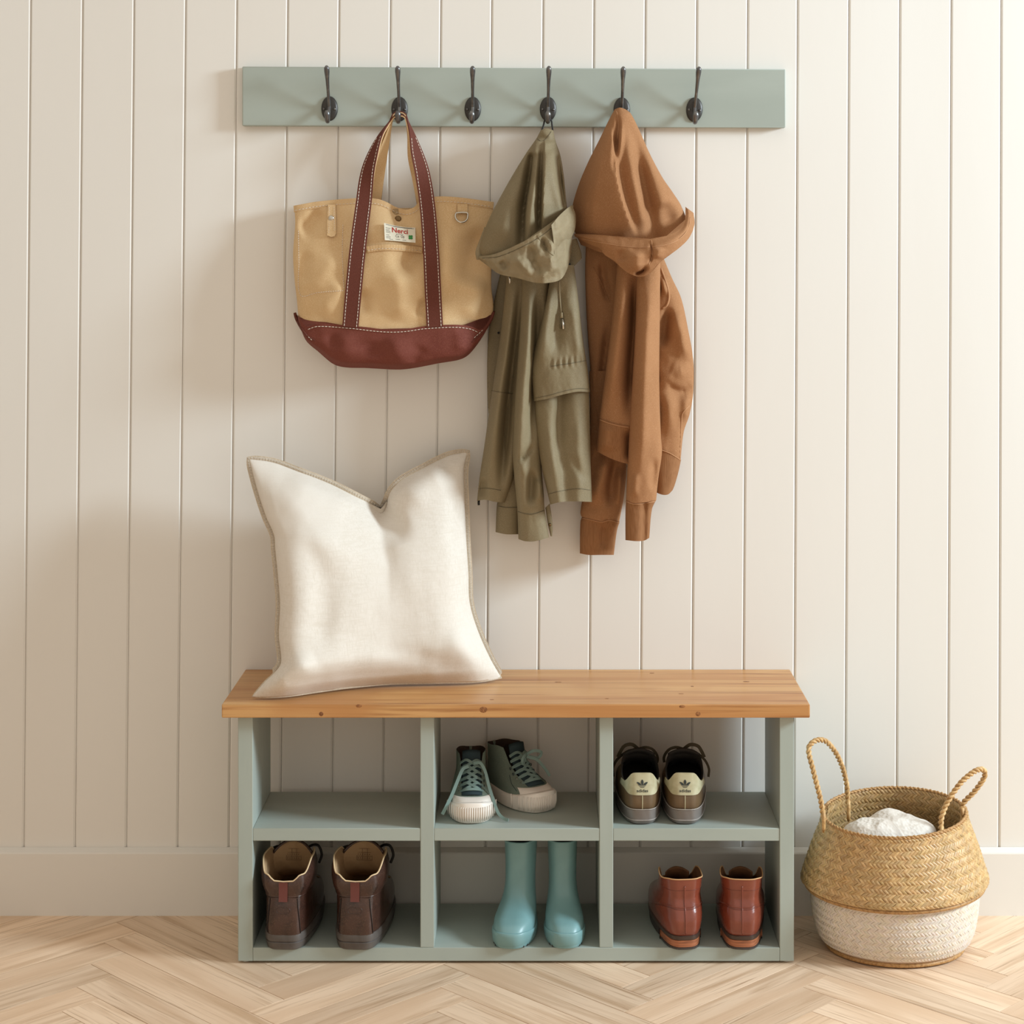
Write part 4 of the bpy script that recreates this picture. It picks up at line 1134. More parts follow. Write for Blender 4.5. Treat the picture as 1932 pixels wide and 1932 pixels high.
def hiking_boot():
    r = empty('hiking_boot', (0, 0, 0))
    L = Last([(.022,.002,.238,.0425,.045),(.045,-.001,.238,.0430,.046),(.062,.0,.226,.0425,.0445),(.078,.002,.188,.0415,.043),(.095,.005,.15,.041,.042),(.112,.006,.128,.0415,.042),(.135,.003,.12,.0435,.043),(.165,.0,.118,.0445,.044)], n=.42)
    zs = list(np.linspace(.022,.105,22))
    up = shell('upper', L, zs, M_hleath, r, cap_bottom=True)
    def ztop(ph):
        d = abs(((ph+math.pi) % (2*math.pi))-math.pi)     # 0 at the heel
        return .1215+.012*float(sstep((d-.04)/.36))+.021*float(sstep((d-.62)/.75))-.022*float(sstep((d-2.2)/.6))
    def puff(ph, z):
        d = abs(((ph+math.pi) % (2*math.pi))-math.pi)
        return .0016+.0046*math.sin(math.pi*np.clip((z-.098)/.05, 0, 1))**.8*(1-.6*math.exp(-(d/.22)**2))
    cz = list(np.linspace(.096,.15,16))
    co = shell('collar', L, cz, M_hleath, r, grow=puff, ztop=ztop, z0=.1, cap_bottom=False, lining=M_hline, thick=.0045, ldepth=.085)
    # pale edge of the lining
    ev = [L.pt(ph, ztop(ph), .0006)+Vector((0,0,.0006)) for ph in RING]
    v, f = tube(ev+[ev[0], ev[1]], .0014, 6, cap=False); mk('lining_edge', v, f, M_hedge, co, world=False)
    line_on('collar_seam', L, [(-1.6,.098),(-.8,.096),(0,.095),(.8,.096),(1.6,.098)], .0014, M_hleath, co, .0008, 40)
    # heel counter patch with stitched edge
    hc = patch('heel_counter', L, lambda p: .028, lambda p: .094-.004*abs(p), -.40, .40, M_hleath, up, .0016)
    for sg in (-1, 1): line_on('counter_stitch', L, [(sg*.40,.030),(sg*.33,.06),(sg*.27,.092)], .0007, M_blk, hc, .0024, 20)
    # embossed oval on the counter
    ov = [L.pt(.05*math.cos(a), .072+.0055*math.sin(a), .0018) for a in np.linspace(0, 2*math.pi, 26)]
    v, f = tube(ov, .0006, 5, cap=False); mk('embossed_oval', v, f, M_hleath, hc, world=False)
    pt_ = patch('pull_tab', L, lambda p: .088, lambda p: .1215, -.014, .014, M_hpull, co, .0062, 10, 8, .003)
    # tongue rising in front of the ankle, lining side to the heel
    tv = []
    for g in (0, .004):
        for i in range(13):
            z = .075+(.163-.075)*i/12
            for k in range(17):
                a = -1+2*k/16
                top = 1-.22*abs(a)**2.4*(i/12)
                tv.append(Vector((a*.039*(1-.06*(i/12)), L.at(min(z, .15))[1]-.012-.014*a*a+g-.012*(i/12)*0, .075+(z-.075)*top)))
    w = 17; nn = 13*w; tf = grid_faces(13, w)+[tuple(q+nn for q in t)[::-1] for t in grid_faces(13, w)]
    rim = list(range(w))+[w*j+16 for j in range(1, 13)]+[w*12+k for k in range(15, -1, -1)]+[w*j for j in range(11, 0, -1)]
    tf += [(rim[i], rim[(i+1) % len(rim)], rim[(i+1) % len(rim)]+nn, rim[i]+nn) for i in range(len(rim))]
    tg = fix_normals(mk('tongue', tv, tf, M_hline, r, world=False))
    tag(tg, 'tan leather tongue lining with faint stamp')
    ev = tv[12*w:12*w+w]
    v, f = tube([e+Vector((0,.002,.0006)) for e in ev], .0026, 6); mk('tongue_edge', v, f, M_hleath, tg, world=False)
    mb = MB()
    yt = L.at(.14)[1]-.0125
    for zz in (.128,.135,.142,.149): mb.box(-.014,.014, yt-.0012, yt-.0006, zz, zz+.0005)
    for xx in (-.014,-.004,.005,.0135): mb.box(xx,xx+.0005, yt-.0012, yt-.0006, .128, .1495)
    for q in range(12): mb.box(-.012+.002*(q%6)*2, -.0105+.002*(q%6)*2, yt-.0012, yt-.0006, .131+.007*(q//6), .1325+.007*(q//6))
    mb.build('stamp', M_hstamp, tg, world=False)
    # laces and hooks at the front
    for k, zz in enumerate((.098,.112,.128,.142)):
        yf = L.at(zz)[1]
        lace('lace', [(-.026,yf-.008,zz),(-.01,yf+.005,zz+.004),(.01,yf+.005,zz-.001),(.028,yf-.008,zz+.006)], .0022, M_blk, r, 14)
    yf = L.at(.13)[1]
    lace('lace_loop', [(.01,yf+.006,.135),(.03,yf+.004,.15),(.044,yf-.004,.152),(.05,yf-.004,.136),(.045,yf-.002,.12)], .0024, M_blk, r, 24)
    lace('lace_loop', [(-.01,yf+.006,.135),(-.03,yf+.008,.146),(-.046,yf+.004,.14),(-.048,yf+.002,.122)], .0024, M_blk, r, 24)
    sole('outsole', L, .026, [(0.0,-.003),(.0025,-.0002),(.0135,.0022),(.0150,.0008),(.0165,.0025),(.024,.003),(.030,.0016)], M_hsole, r)
    return r
hb1 = hiking_boot(); tag(hb1, 'dark brown leather hiking boot nearest the left side panel', 'boot', 'brown hiking boots')
hb2 = copy_tree(hb1); tag(hb2, 'dark brown leather hiking boot nearer the divider, right of its pair', 'boot', 'brown hiking boots')
place_heel(hb1, (534-CX)*3.445/F, -.274, ZB, -3); place_heel(hb2, (669.5-CX)*3.445/F, -.274, ZB, -4)
hb2.scale = (1.04, 1.0, 1.0)

# ---- chestnut leather boots
M_rleath = mat('chestnut_leather', srgb(128, 62, 44), .24, noise=[((14,14,14),4,srgb(104,46,32),.42,.7), ((6,6,6),3,srgb(142,76,54),.5,.72)],
               bump=[((26,26,60),4,.3,.003), ((220,220,220),3,.12,.0008)], spec=.6, coat=.15)
M_rseam = mat('chestnut_seam', srgb(104, 46, 32), .4)
M_rline = mat('brown_boot_lining', srgb(128, 86, 52), .8, noise=[((30,30,30),4,srgb(96,62,36),.4,.7)])
M_redge = mat('pale_boot_edge', srgb(206, 160, 112), .7)
M_welt = mat('dark_welt', srgb(64, 48, 40), .4)
M_stack = mat('stacked_leather_heel', srgb(168, 104, 70), .45, noise=[((20,20,260),3,srgb(120,70,46),.45,.65)])
M_rub = mat('dark_heel_rubber', srgb(62, 54, 50), .6)
def chestnut_boot():
    r = empty('ankle_boot', (0, 0, 0))
    L = Last([(.022,.006,.236,.0365,.043),(.034,.0,.238,.0405,.046),(.05,-.001,.23,.0425,.0455),(.064,.003,.20,.0415,.044),(.076,.009,.165,.0385,.041),(.09,.0135,.135,.0365,.038),(.108,.012,.116,.0375,.038),(.14,.006,.108,.0405,.040)], n=.56)
    def ztop(ph):
        d = abs(((ph+math.pi) % (2*math.pi))-math.pi)
        return .1245-.006*float(sstep((d-.5)/.9))+.004*math.exp(-((d-2.0)/.35)**2)-.026*float(sstep((d-2.2)/.5))
    up = shell('upper', L, list(np.linspace(.022,.128,40)), M_rleath, r, ztop=ztop, z0=.09, lining=M_rline, thick=.0028, ldepth=.08)
    ev = [L.pt(ph, ztop(ph), .0)+Vector((0,0,.0004)) for ph in RING]
    v, f = tube(ev+[ev[0], ev[1]], .0011, 6, cap=False); mk('top_edge', v, f, M_redge, up, world=False)
    line_on('back_seam', L, [(0,.030),(.0,.06),(.0,.08),(.0,.112)], .0012, M_rleath, up, .0006, 30)
    line_on('stitch_line', L, [(-1.35,.058),(-1.0,.070),(-.55,.0755),(0,.0745),(.55,.0755),(1.0,.070),(1.35,.058)], .0011, M_rleath, up, .0001, 50)
    line_on('stitch_line', L, [(-1.35,.055),(-1.0,.067),(-.55,.0725),(0,.0715),(.55,.0725),(1.0,.067),(1.35,.055)], .0004, M_rseam, up, .0003, 50)
    line_on('stitch_line', L, [(-1.3,.1035),(-.6,.1035),(0,.104),(.6,.1035),(1.3,.1035)], .0003, M_rseam, up, .0001, 40)
    # tongue
    tv = []
    for g in (0, .003):
        for i in range(11):
            z = .07+.046*i/10
            for k in range(13):
                a = -1+2*k/12
                tv.append(Vector((a*.022, L.at(z)[1]-.006-.012*a*a+g, z-.006*abs(a)**2*(i/10))))
    w = 13; nn = 11*w; tf = grid_faces(11, w)+[tuple(q+nn for q in t)[::-1] for t in grid_faces(11, w)]
    rim = list(range(w))+[w*j+12 for j in range(1, 11)]+[w*10+k for k in range(11, -1, -1)]+[w*j for j in range(9, 0, -1)]
    tf += [(rim[i], rim[(i+1) % len(rim)], rim[(i+1) % len(rim)]+nn, rim[i]+nn) for i in range(len(rim))]
    fix_normals(mk('tongue', tv, tf, M_rline, r, world=False))
    sole('welt', L, .026, [(.0175,-.002),(.0185,.0012),(.025,.0018),(.0262,.0)], M_welt, r)
    hl = sole('heel_stack', L, .026, [(.0045,-.001),(.0055,.0002),(.0172,.0008),(.0178,-.001)], M_stack, r, ymax=.062)
    sole('heel_rubber', L, .026, [(.0,-.002),(.001,.0006),(.0042,.001),(.0047,.0)], M_rub, r, ymax=.064)
    sole('forefoot_sole', L, .026, [(.0,-.004),(.002,-.001),(.0178,.0)], M_rub, r, ymin=.085)
    return r
rb1 = chestnut_boot(); tag(rb1, 'glossy chestnut leather ankle boot toward the middle of the cubby', 'boot', 'chestnut ankle boots')
rb2 = copy_tree(rb1); tag(rb2, 'glossy chestnut leather ankle boot beside the right side panel', 'boot', 'chestnut ankle boots')
place_heel(rb1, (1294-CX)*3.445/F, -.275, ZB, 5); place_heel(rb2, (1401-CX)*3.445/F, -.275, ZB, -4)

# ---- worn leather trainers
M_tleath = mat('worn_olive_leather', srgb(108, 86, 60), .42, noise=[((16,16,16),4,srgb(84,66,46),.42,.68), ((9,9,9),3,srgb(146,114,78),.55,.75)], bump=[((120,120,120),4,.2,.001)], spec=.5)
M_ttab = mat('cream_heel_leather', srgb(184, 178, 146), .5, noise=[((30,30,30),4,srgb(158,148,112),.45,.72)], bump=[((300,300,300),3,.15,.0008)])
M_tsole = mat('dusty_grey_sole', srgb(120, 114, 110), .4, noise=[((20,20,20),4,srgb(100,88,80),.42,.7)], spec=.5)
M_tpipe = mat('sole_piping', srgb(168, 160, 152), .35)
M_tink = mat('dark_print', srgb(44, 50, 46), .6)
M_tlace = mat('olive_lace', srgb(62, 52, 32), .8)
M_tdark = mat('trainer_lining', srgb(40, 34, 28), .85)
def trainer():
    r = empty('trainer', (0, 0, 0))
    L = Last([(.022,.005,.232,.036,.040),(.04,-.001,.233,.0385,.041),(.052,.0,.222,.0385,.041),(.064,.003,.19,.037,.039),(.076,.006,.155,.0350,.037),(.088,.008,.125,.033,.035),(.11,.010,.105,.031,.033)], n=.58)
    def ztop(ph):
        d = abs(((ph+math.pi) % (2*math.pi))-math.pi)
        return .0915-.019*float(sstep((d-.30)/.6))+.030*float(sstep((d-1.0)/1.3))
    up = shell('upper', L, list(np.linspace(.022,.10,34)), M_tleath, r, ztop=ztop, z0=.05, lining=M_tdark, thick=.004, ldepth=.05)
    # heel tab: wide at the bottom, narrow at the top
    def hi(p): d = abs(p); return .0930-.0010*(d/.3)**2*(d < .3)-(.001 if d >= .3 else 0)-.0200*float(sstep((d-.26)/.62))
    def lo(p): d = abs(p); return .0545+.0065*float(sstep((d-.35)/.5))
    tab = patch('heel_tab', L, lo, hi, -1.15, 1.15, M_ttab, up, .0016, 12, 40)
    line_on('heel_seam', L, [(0,.026),(0,.04),(0,.055)], .0008, M_ttab, up, .0002, 14)
    # trefoil emblem and word, printed on the tab
    def put(pts2, name, m=M_tink):
        mb = MB()
        for poly in pts2:
            vv = [(x, L.back_y(x, z, .0016)-.0005, z) for x, z in poly]
            mb.add(vv, [tuple(range(len(poly)))])
        o = mb.build(name, m, tab, world=False); return o
    def leaf(cx, cz, ang, ln, wd):
        out = []
        for t in np.linspace(0, 2*math.pi, 18, endpoint=False):
            a = (1-math.cos(t))/2*ln; b = wd*math.sin(t)*(.55+.45*math.sin(math.pi*(1-math.cos(t))/2*.9))
            out.append((cx+a*math.sin(ang)+b*math.cos(ang), cz+a*math.cos(ang)-b*math.sin(ang)))
        return out
    zc = .0715
    put([leaf(0, zc, 0, .0098, .0025), leaf(-.0016, zc, -1.0, .0098, .0019), leaf(.0016, zc, 1.0, .0098, .0019)], 'trefoil_print')
    bars = []
    for j in range(3):
        z = zc+.0006-.0018*j; wdt = .0075-.0017*j
        bars.append([(-wdt, z), (wdt, z), (wdt-.0006, z-.0008), (-wdt+.0006, z-.0008)])
    put(bars, 'trefoil_print')
    vv, ff, _ = text_mesh('adidas', .012)
    h0, h1 = vv[:, 1].min(), vv[:, 1].max()
    out = []
    for q in vv:
        x = -.0105+.021*q[0]; z = .0598+.0052*(q[1]-h0)/(h1-h0)
        out.append((x, L.back_y(x, z, .0016)-.0005, z))
    mk('lettering', out, ff, M_tink, tab, smooth=False, world=False)
    so = sole('sole', L, .030, [(.0,-.005),(.003,-.0008),(.009,.0016),(.010,.0008),(.0265,.0022),(.0275,.0008)], M_tsole, r)
    pv = [L.pt(ph, .030, .0018)+Vector((0,0,-.0018+.003*float(sstep((abs(((ph+math.pi)%(2*math.pi))-math.pi)-.6)/1.2)))) for ph in RING]
    v, f = tube(pv+[pv[0], pv[1]], .0009, 6, cap=False); mk('piping', v, f, M_tpipe, so, world=False)
    pv = [L.pt(ph, .030, .0012)+Vector((0,0,-.0215)) for ph in RING]
    v, f = tube(pv+[pv[0], pv[1]], .0007, 6, cap=False); mk('piping', v, f, M_tpipe, so, world=False)
    # tongue and laces
    tv = []
    for g in (0, .004):
        for i in range(9):
            t = i/8; z = .075+.035*t; y = .15-.055*t
            for k in range(11):
                a = -1+2*k/10; tv.append(Vector((a*(.024+.006*t), y-.008*a*a*0+g*.5, z-.010*a*a+g)))
    w = 11; nn = 9*w; tf = grid_faces(9, w)+[tuple(q+nn for q in t)[::-1] for t in grid_faces(9, w)]
    rim = list(range(w))+[w*j+10 for j in range(1, 9)]+[w*8+k for k in range(9, -1, -1)]+[w*j for j in range(7, 0, -1)]
    tf += [(rim[i], rim[(i+1) % len(rim)], rim[(i+1) % len(rim)]+nn, rim[i]+nn) for i in range(len(rim))]
    fix_normals(mk('tongue', tv, tf, M_tdark, r, world=False))
    for k in range(4):
        y = .118+.014*k; z = .104-.010*k
        flat_lace('lace', [(-.026,y,z-.012),(-.012,y-.002,z+.002),(.008,y-.004,z+.003),(.027,y,z-.010)], .006, .0014, M_tlace, r, n=14)
    return r
def trainer_laces(root, s):
    flat_lace('lace_loop', [(0,.112,.108),(s*.012,.106,.118),(s*.026,.104,.116),(s*.034,.106,.104),(s*.038,.110,.094)], .0062, .0014, M_tlace, root, up=(0,1,0), n=20)
    flat_lace('lace_loop', [(0,.112,.108),(-s*.014,.108,.112),(-s*.026,.11,.108),(-s*.034,.115,.098),(-s*.037,.12,.088),(-s*.036,.122,.08)], .005, .0014, M_tlace, root, up=(0,1,0), n=24)
    flat_lace('lace_loop', [(0,.112,.107),(s*.018,.114,.104),(s*.038,.118,.088),(s*.047,.12,.07),(s*.046,.118,.055)], .0045, .0014, M_tlace, root, up=(0,1,0), n=24)
tr1 = trainer(); tag(tr1, 'worn olive leather trainer with cream heel tab, beside the divider', 'trainer', 'worn leather trainers')
tr2 = copy_tree(tr1); tag(tr2, 'worn olive leather trainer with cream heel tab, right one of its pair', 'trainer', 'worn leather trainers')
trainer_laces(tr1, -1); trainer_laces(tr2, 1)
place_heel(tr1, (1212-CX)*3.481/F, -.241, ZM, 1); place_heel(tr2, (1292.5-CX)*3.481/F, -.241, ZM, -3)

# ---- kids' canvas hi-tops
M_scan = mat('green_canvas', srgb(112, 124, 112), .85, noise=[((900,900,900),2,srgb(124,136,124),.45,.65)], bump=[((1500,1500,1500),2,.25,.0005), ((40,40,40),3,.2,.002)], spec=.2)
M_sdark = mat('dark_teal_canvas', srgb(48, 62, 66), .85, bump=[((1500,1500,1500),2,.25,.0005)], spec=.2)
M_srub = mat('white_rubber', srgb(232, 224, 214), .45, noise=[((20,20,20),3,srgb(224,214,202),.45,.7)], spec=.4)
M_slace = mat('sage_lace', srgb(126, 148, 142), .85, bump=[((900,900,900),2,.3,.0005)], spec=.15)
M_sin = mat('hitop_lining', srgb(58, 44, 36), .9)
def hitop():
    r = empty('hi_top_sneaker', (0, 0, 0))
    L = Last([(.012,.004,.172,.029,.040),(.028,.0,.173,.032,.0425),(.038,.0,.165,.032,.041),(.047,.001,.140,.031,.037),(.058,.003,.112,.029,.032),(.072,.005,.092,.027,.028),(.088,.005,.082,.027,.0275),(.115,.003,.078,.028,.028)], n=.66)
    def ztop(ph):
        d = abs(((ph+math.pi) % (2*math.pi))-math.pi)
        return .100-.003*math.exp(-(d/.5)**2)+.003*math.exp(-((d-1.9)/.4)**2)-.050*float(sstep((d-2.35)/.45))
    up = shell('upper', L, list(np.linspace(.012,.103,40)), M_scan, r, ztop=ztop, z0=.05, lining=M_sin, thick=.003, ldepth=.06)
    for sg in (-1, 1):
        line_on('stitch_line', L, [(sg*.3,.03),(sg*.3,.06),(sg*.28,.098)], .0005, M_sdark, up, .0004, 16)
        line_on('stitch_line', L, [(math.pi-sg*.95,.036),(math.pi-sg*1.0,.044),(math.pi-sg*.85,.056)], .0005, M_sdark, up, .0005, 16)
    line_on('back_stay', L, [(0,.03),(0,.06),(0,.097)], .0030, M_scan, up, -.001, 16)
    # tongue along the instep
    tv = []
    path = [(.150,.0445),(.132,.052),(.112,.0625),(.096,.078),(.088,.094),(.084,.108)]
    c = catmull(path, 14)
    for g in (0, .0028):
        for i in range(14):
            for k in range(11):
                a = -1+2*k/10; tv.append(Vector((a*(.017 if i > 2 else .019), c[i, 0]-.006*a*a+g*.5, c[i, 1]-.004*a*a+g+.0014)))
    w = 11; nn = 14*w; tf = grid_faces(14, w)+[tuple(q+nn for q in t)[::-1] for t in grid_faces(14, w)]
    rim = list(range(w))+[w*j+10 for j in range(1, 14)]+[w*13+k for k in range(9, -1, -1)]+[w*j for j in range(12, 0, -1)]
    tf += [(rim[i], rim[(i+1) % len(rim)], rim[(i+1) % len(rim)]+nn, rim[i]+nn) for i in range(len(rim))]
    fix_normals(mk('tongue', tv, tf, M_sdark, r, world=False))
    # rubber sole wall with taller toe bumper
    v = []; prof = [(0.0,-.004,0.0),(.002,0.0,0.0),(.012,.0028,.2),(.020,.0032,.6),(.0255,.0030,1.0),(.0275,.0012,1.0),(.0278,-.003,1.0)]
    for z, g, k in prof:
        for ph in RING:
            d = abs(ph-math.pi)
            toe = math.exp(-(d/.95)**4)
            q = L.pt(ph, .026, g+.0015*toe*(1 if g > 0 else 0)); v.append((q.x, q.y, z+k*.0085*toe+.003*(z/.0278)*math.exp(-(d/.5)**2)+.004*math.exp(-((d)/.9)**2)*(1 if z < .001 else .4)*0))
    f = grid_faces(len(prof), NPH, True); f.append(tuple(range(NPH))[::-1]); f.append(tuple((len(prof)-1)*NPH+k for k in range(NPH)))
    so = fix_normals(mk('rubber_sole', v, f, M_srub, r, world=False)); so.data.set_sharp_from_angle(angle=math.radians(45))
    mb = MB()
    w_ = L.at(.026)[3]
    for k in range(-11, 12):
        xr = k*.0036
        dph = math.asin(min(1, abs(xr)/w_)**(1/L.n)); ph = math.pi-math.copysign(dph, xr)
        a = L.pt(ph, .026, .0030); a.z = .005; b = L.pt(ph, .026, .0054); b.z = .016; e = L.pt(ph, .026, .0052); e.z = .031
        vv, ff = tube([a, b, e], .0012, 5); mb.add(vv, ff)
    tag(mb.build('toe_ribs', M_srub, so, smooth=True, world=False), kind='stuff')
    # toe cap top
    patch('toe_cap', L, lambda p: .030, lambda p: .0432-.002*abs(p-math.pi)**2, math.pi-.85, math.pi+.85, M_srub, r, .0012, 12, 30)
    # crossed laces over the instep
    rows = [(.136,.0535),(.124,.0595),(.113,.066),(.104,.0745),(.098,.084),(.0945,.0935)]
    for k in range(len(rows)-1):
        (y0, z0), (y1, z1) = rows[k], rows[k+1]
        for sg in (-1, 1):
            wdt = .0205
            flat_lace('lace', [(-sg*wdt,y0-.008,z0-.006),(-sg*.010,y0+.0015,z0+.0015+(.001 if sg > 0 else 0)),(0,(y0+y1)/2+.003,(z0+z1)/2+.0022+(.001 if sg > 0 else 0)),(sg*.010,y1+.0015,z1+.0015+(.001 if sg > 0 else 0)),(sg*wdt,y1-.008,z1-.006)], .0052, .0013, M_slace, r, up=(0,.6,.8), n=16)
    flat_lace('lace', [(-.022,.128,.047),(-.012,.140,.0535),(0,.1425,.055),(.012,.140,.0535),(.022,.128,.047)], .0055, .0013, M_slace, r, up=(0,.6,.8), n=16)
    for sg in (-1, 1):
        for k, (y, z) in enumerate(rows[:4]):
            p0 = Vector((sg*.0225, y-.010, z-.0075)); ring = [p0+Vector((sg*.0012, .0022*math.cos(a), .0022*math.sin(a))) for a in np.linspace(0, 2*math.pi, 12)]
            vv, ff = tube(ring, .0006, 5, cap=False); mk('eyelet', vv, ff, M_nickel if (k == 1 and sg > 0) else M_sdark, r, world=False)
    return r
ht1 = hitop(); tag(ht1, 'green canvas hi-top with white rubber toe facing forward, laces trailing', 'sneaker', 'green canvas hi-tops')
ht2 = copy_tree(ht1); tag(ht2, 'green canvas hi-top turned sideways to the right behind its pair', 'sneaker', 'green canvas hi-tops')
# loose lace ends (different on each shoe)
flat_lace('lace_end', [(.006,.112,.088),(.016,.122,.086),(.025,.134,.070),(.036,.144,.046),(.048,.153,.024),(.054,.157,.014)], .006, .0013, M_slace, ht1, up=(0,1,.2), n=28)
flat_lace('lace_end', [(-.004,.106,.092),(-.016,.112,.094),(-.025,.118,.080),(-.031,.128,.058),(-.039,.142,.036),(-.048,.154,.014),(-.058,.162,.006),(-.066,.168,.0048)], .0055, .0013, M_slace, ht1, up=(0,1,.2), n=30)
flat_lace('lace_bow', [(0,.112,.094),(-.010,.124,.102),(-.022,.130,.098),(-.018,.126,.088),(-.004,.116,.090)], .0055, .0013, M_slace, ht2, up=(0,1,.2), n=24)
flat_lace('lace_bow', [(0,.112,.094),(.010,.124,.098),(.020,.128,.092),(.016,.124,.082),(.004,.116,.088)], .0055, .0013, M_slace, ht2, up=(0,1,.2), n=24)
flat_lace('lace_end', [(0,.114,.09),(-.012,.128,.086),(-.024,.138,.070),(-.030,.146,.056)], .0055, .0013, M_slace, ht2, up=(0,1,.2), n=24)
def place_toe(root, tx, ty, z, deg, ln):
    a = math.radians(deg); root.rotation_euler = (0, 0, a)
    root.location = (tx+math.sin(a)*ln, ty-math.cos(a)*ln, z)
place_toe(ht1, -.1240, -.238, ZM, 183, .176)
place_toe(ht2, .0105, -.166, ZM, 216, .176)

# ---- kids' wellington boots
M_well = mat('duck_egg_rubber', srgb(120, 158, 160), .38, noise=[((14,14,14),3,srgb(112,150,152),.45,.7)], bump=[((30,30,30),3,.06,.003)], spec=.5)
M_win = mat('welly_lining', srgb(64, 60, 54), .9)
def welly():
    r = empty('wellington_boot', (0, 0, 0))
    L = Last([(.010,.003,.160,.0255,.035),(.024,.0,.162,.028,.037),(.036,.0,.154,.028,.0365),(.048,.002,.132,.0275,.0335),(.060,.005,.110,.0265,.030),(.075,.0075,.094,.0252,.027),(.095,.008,.086,.0248,.0255),(.125,.005,.084,.0258,.026),(.185,.0,.086,.0285,.0285)], n=.68)
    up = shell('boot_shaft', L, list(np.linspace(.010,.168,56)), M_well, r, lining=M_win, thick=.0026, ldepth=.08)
    rv = [L.pt(ph, .167, .0004) for ph in RING]; v, f = tube(rv+[rv[0], rv[1]], .0019, 8, cap=False); mk('top_rim', v, f, M_well, up, world=False)
    # foxing band round the foot, rising over the toe
    v = []; prof = [(.0055,.0002,0),(.007,.0016,0),(.018,.0026,.7),(.0215,.0024,1),(.0228,.0012,1),(.0226,-.002,1)]
    for z, g, k in prof:
        for ph in RING:
            d = abs(ph-math.pi); toe = math.exp(-(d/1.1)**4)
            q = L.pt(ph, .022, g); v.append((q.x, q.y, z+k*.006*toe))
    f = grid_faces(len(prof), NPH, True)
    fx = fix_normals(mk('foxing_band', v, f, M_well, r, world=False)); fx.data.set_sharp_from_angle(angle=math.radians(50))
    so = sole('outsole', L, .020, [(.0,-.004),(.0012,-.0012),(.0052,.0006),(.006,.0)], M_well, r)
    for k in (-4,-3,3,4):
        q = L.pt(math.pi+k*.2, .020, -.0006)
        MB().box(q.x-.0009, q.x+.0009, q.y-.004, q.y+.0008, .0006, .004).build('tread_gap', M_win, so, world=False)
    return r
w1 = welly(); tag(w1, 'duck-egg blue rubber wellington with toe turned left', 'boot', 'blue wellingtons')
w2 = copy_tree(w1); tag(w2, 'duck-egg blue rubber wellington facing straight ahead, right of its pair', 'boot', 'blue wellingtons')
place_toe(w1, (958-CX)*3.452/F, -.269, ZB, 169, .162); place_toe(w2, (1069-CX)*3.452/F, -.268, ZB, 183, .162)
w1.scale = (1.06, 1.0, 1.0)
# ------------------------------------------------------------------ belly basket
M_sea = mat('seagrass', srgb(206, 172, 124), .42, noise=[((160,160,160),2,srgb(186,146,94),.42,.68)], spec=.5, attr='tint')
M_sea_d = mat('seagrass_binding', srgb(186, 144, 92), .55, noise=[((200,200,200),3,srgb(150,108,62),.42,.68)], bump=[((300,300,300),2,.3,.001)])
M_seaw = mat('whitewashed_seagrass', srgb(226, 215, 204), .55, noise=[((160,160,160),3,srgb(216,202,188),.42,.68)], spec=.35, attr='tint')
M_core = mat('basket_core', srgb(118, 82, 46), .8)
M_corew = mat('basket_core_white', srgb(186, 162, 140), .8)
M_rope = mat('seagrass_rope', srgb(196, 158, 104), .55, noise=[((120,120,120),3,srgb(164,122,72),.42,.68), ((40,40,40),2,srgb(214,180,128),.5,.7)], bump=[((500,500,120),3,.35,.001)])
M_muslin = mat('muslin_cloth', srgb(218, 211, 202), .9, noise=[((60,60,60),3,srgb(208,199,188),.42,.7)], bump=[((150,150,150),2,.5,.003,'voronoi'), ((24,24,24),3,.3,.006)], spec=.1, sheen=.2)
BX, BY, SQ = (1687-CX)*3.549/F, -.174, .88
basket = empty('belly_basket', (BX, BY, 0), label='seagrass belly basket with whitewashed lower half and rope handles', cat='basket')
def tiltz(x, y, z):
    # the soft basket leans a little: rim higher at the back and right
    k = max(0, z-.02)/.23
    return z+k*(x*.055+y*.10)
PROF_UP = [(.118,.154),(.1205,.163),(.126,.1695),(.134,.1690),(.15,.1635),(.17,.157),(.195,.1485),(.215,.1405),(.232,.1345),(.248,.1315)]
PROF_LO = [(.004,.118),(.012,.130),(.03,.1415),(.06,.149),(.09,.1525),(.118,.1535)]
def rad(prof, z): return float(np.interp(z, [a for a, _ in prof], [b for _, b in prof]))
_pu = catmull(PROF_UP, 60); _pl = catmull(PROF_LO, 40)
def ru(z): return float(np.interp(z, _pu[:, 0], _pu[:, 1]))
def rl(z): return float(np.interp(z, _pl[:, 0], _pl[:, 1]))
def bp(th, r, z): 
    x, y = r*math.sin(th), -r*math.cos(th)*SQ
    return Vector((BX+x, BY+y, tiltz(x, y, z)))
def core(name, fn, z0, z1, m, off, n=30, bottom=False):
    v = []; N = 72
    zz = np.linspace(z0, z1, n)
    for z in zz:
        for k in range(N): v.append(bp(2*math.pi*k/N, fn(z)-off, z))
    f = grid_faces(n, N, True)
    if bottom: f.append(tuple(range(N))[::-1])
    return fix_normals(mk(name, v, f, m, basket))
core('inner_wall', lambda z: (ru(z) if z > .118 else rl(z)), .004, .247, M_core, .0042, 50, True)
core('outer_core', ru, .1185, .247, M_core, .0016, 30)
core('lower_core', rl, .004, .118, M_corew, .0014, 24, True)
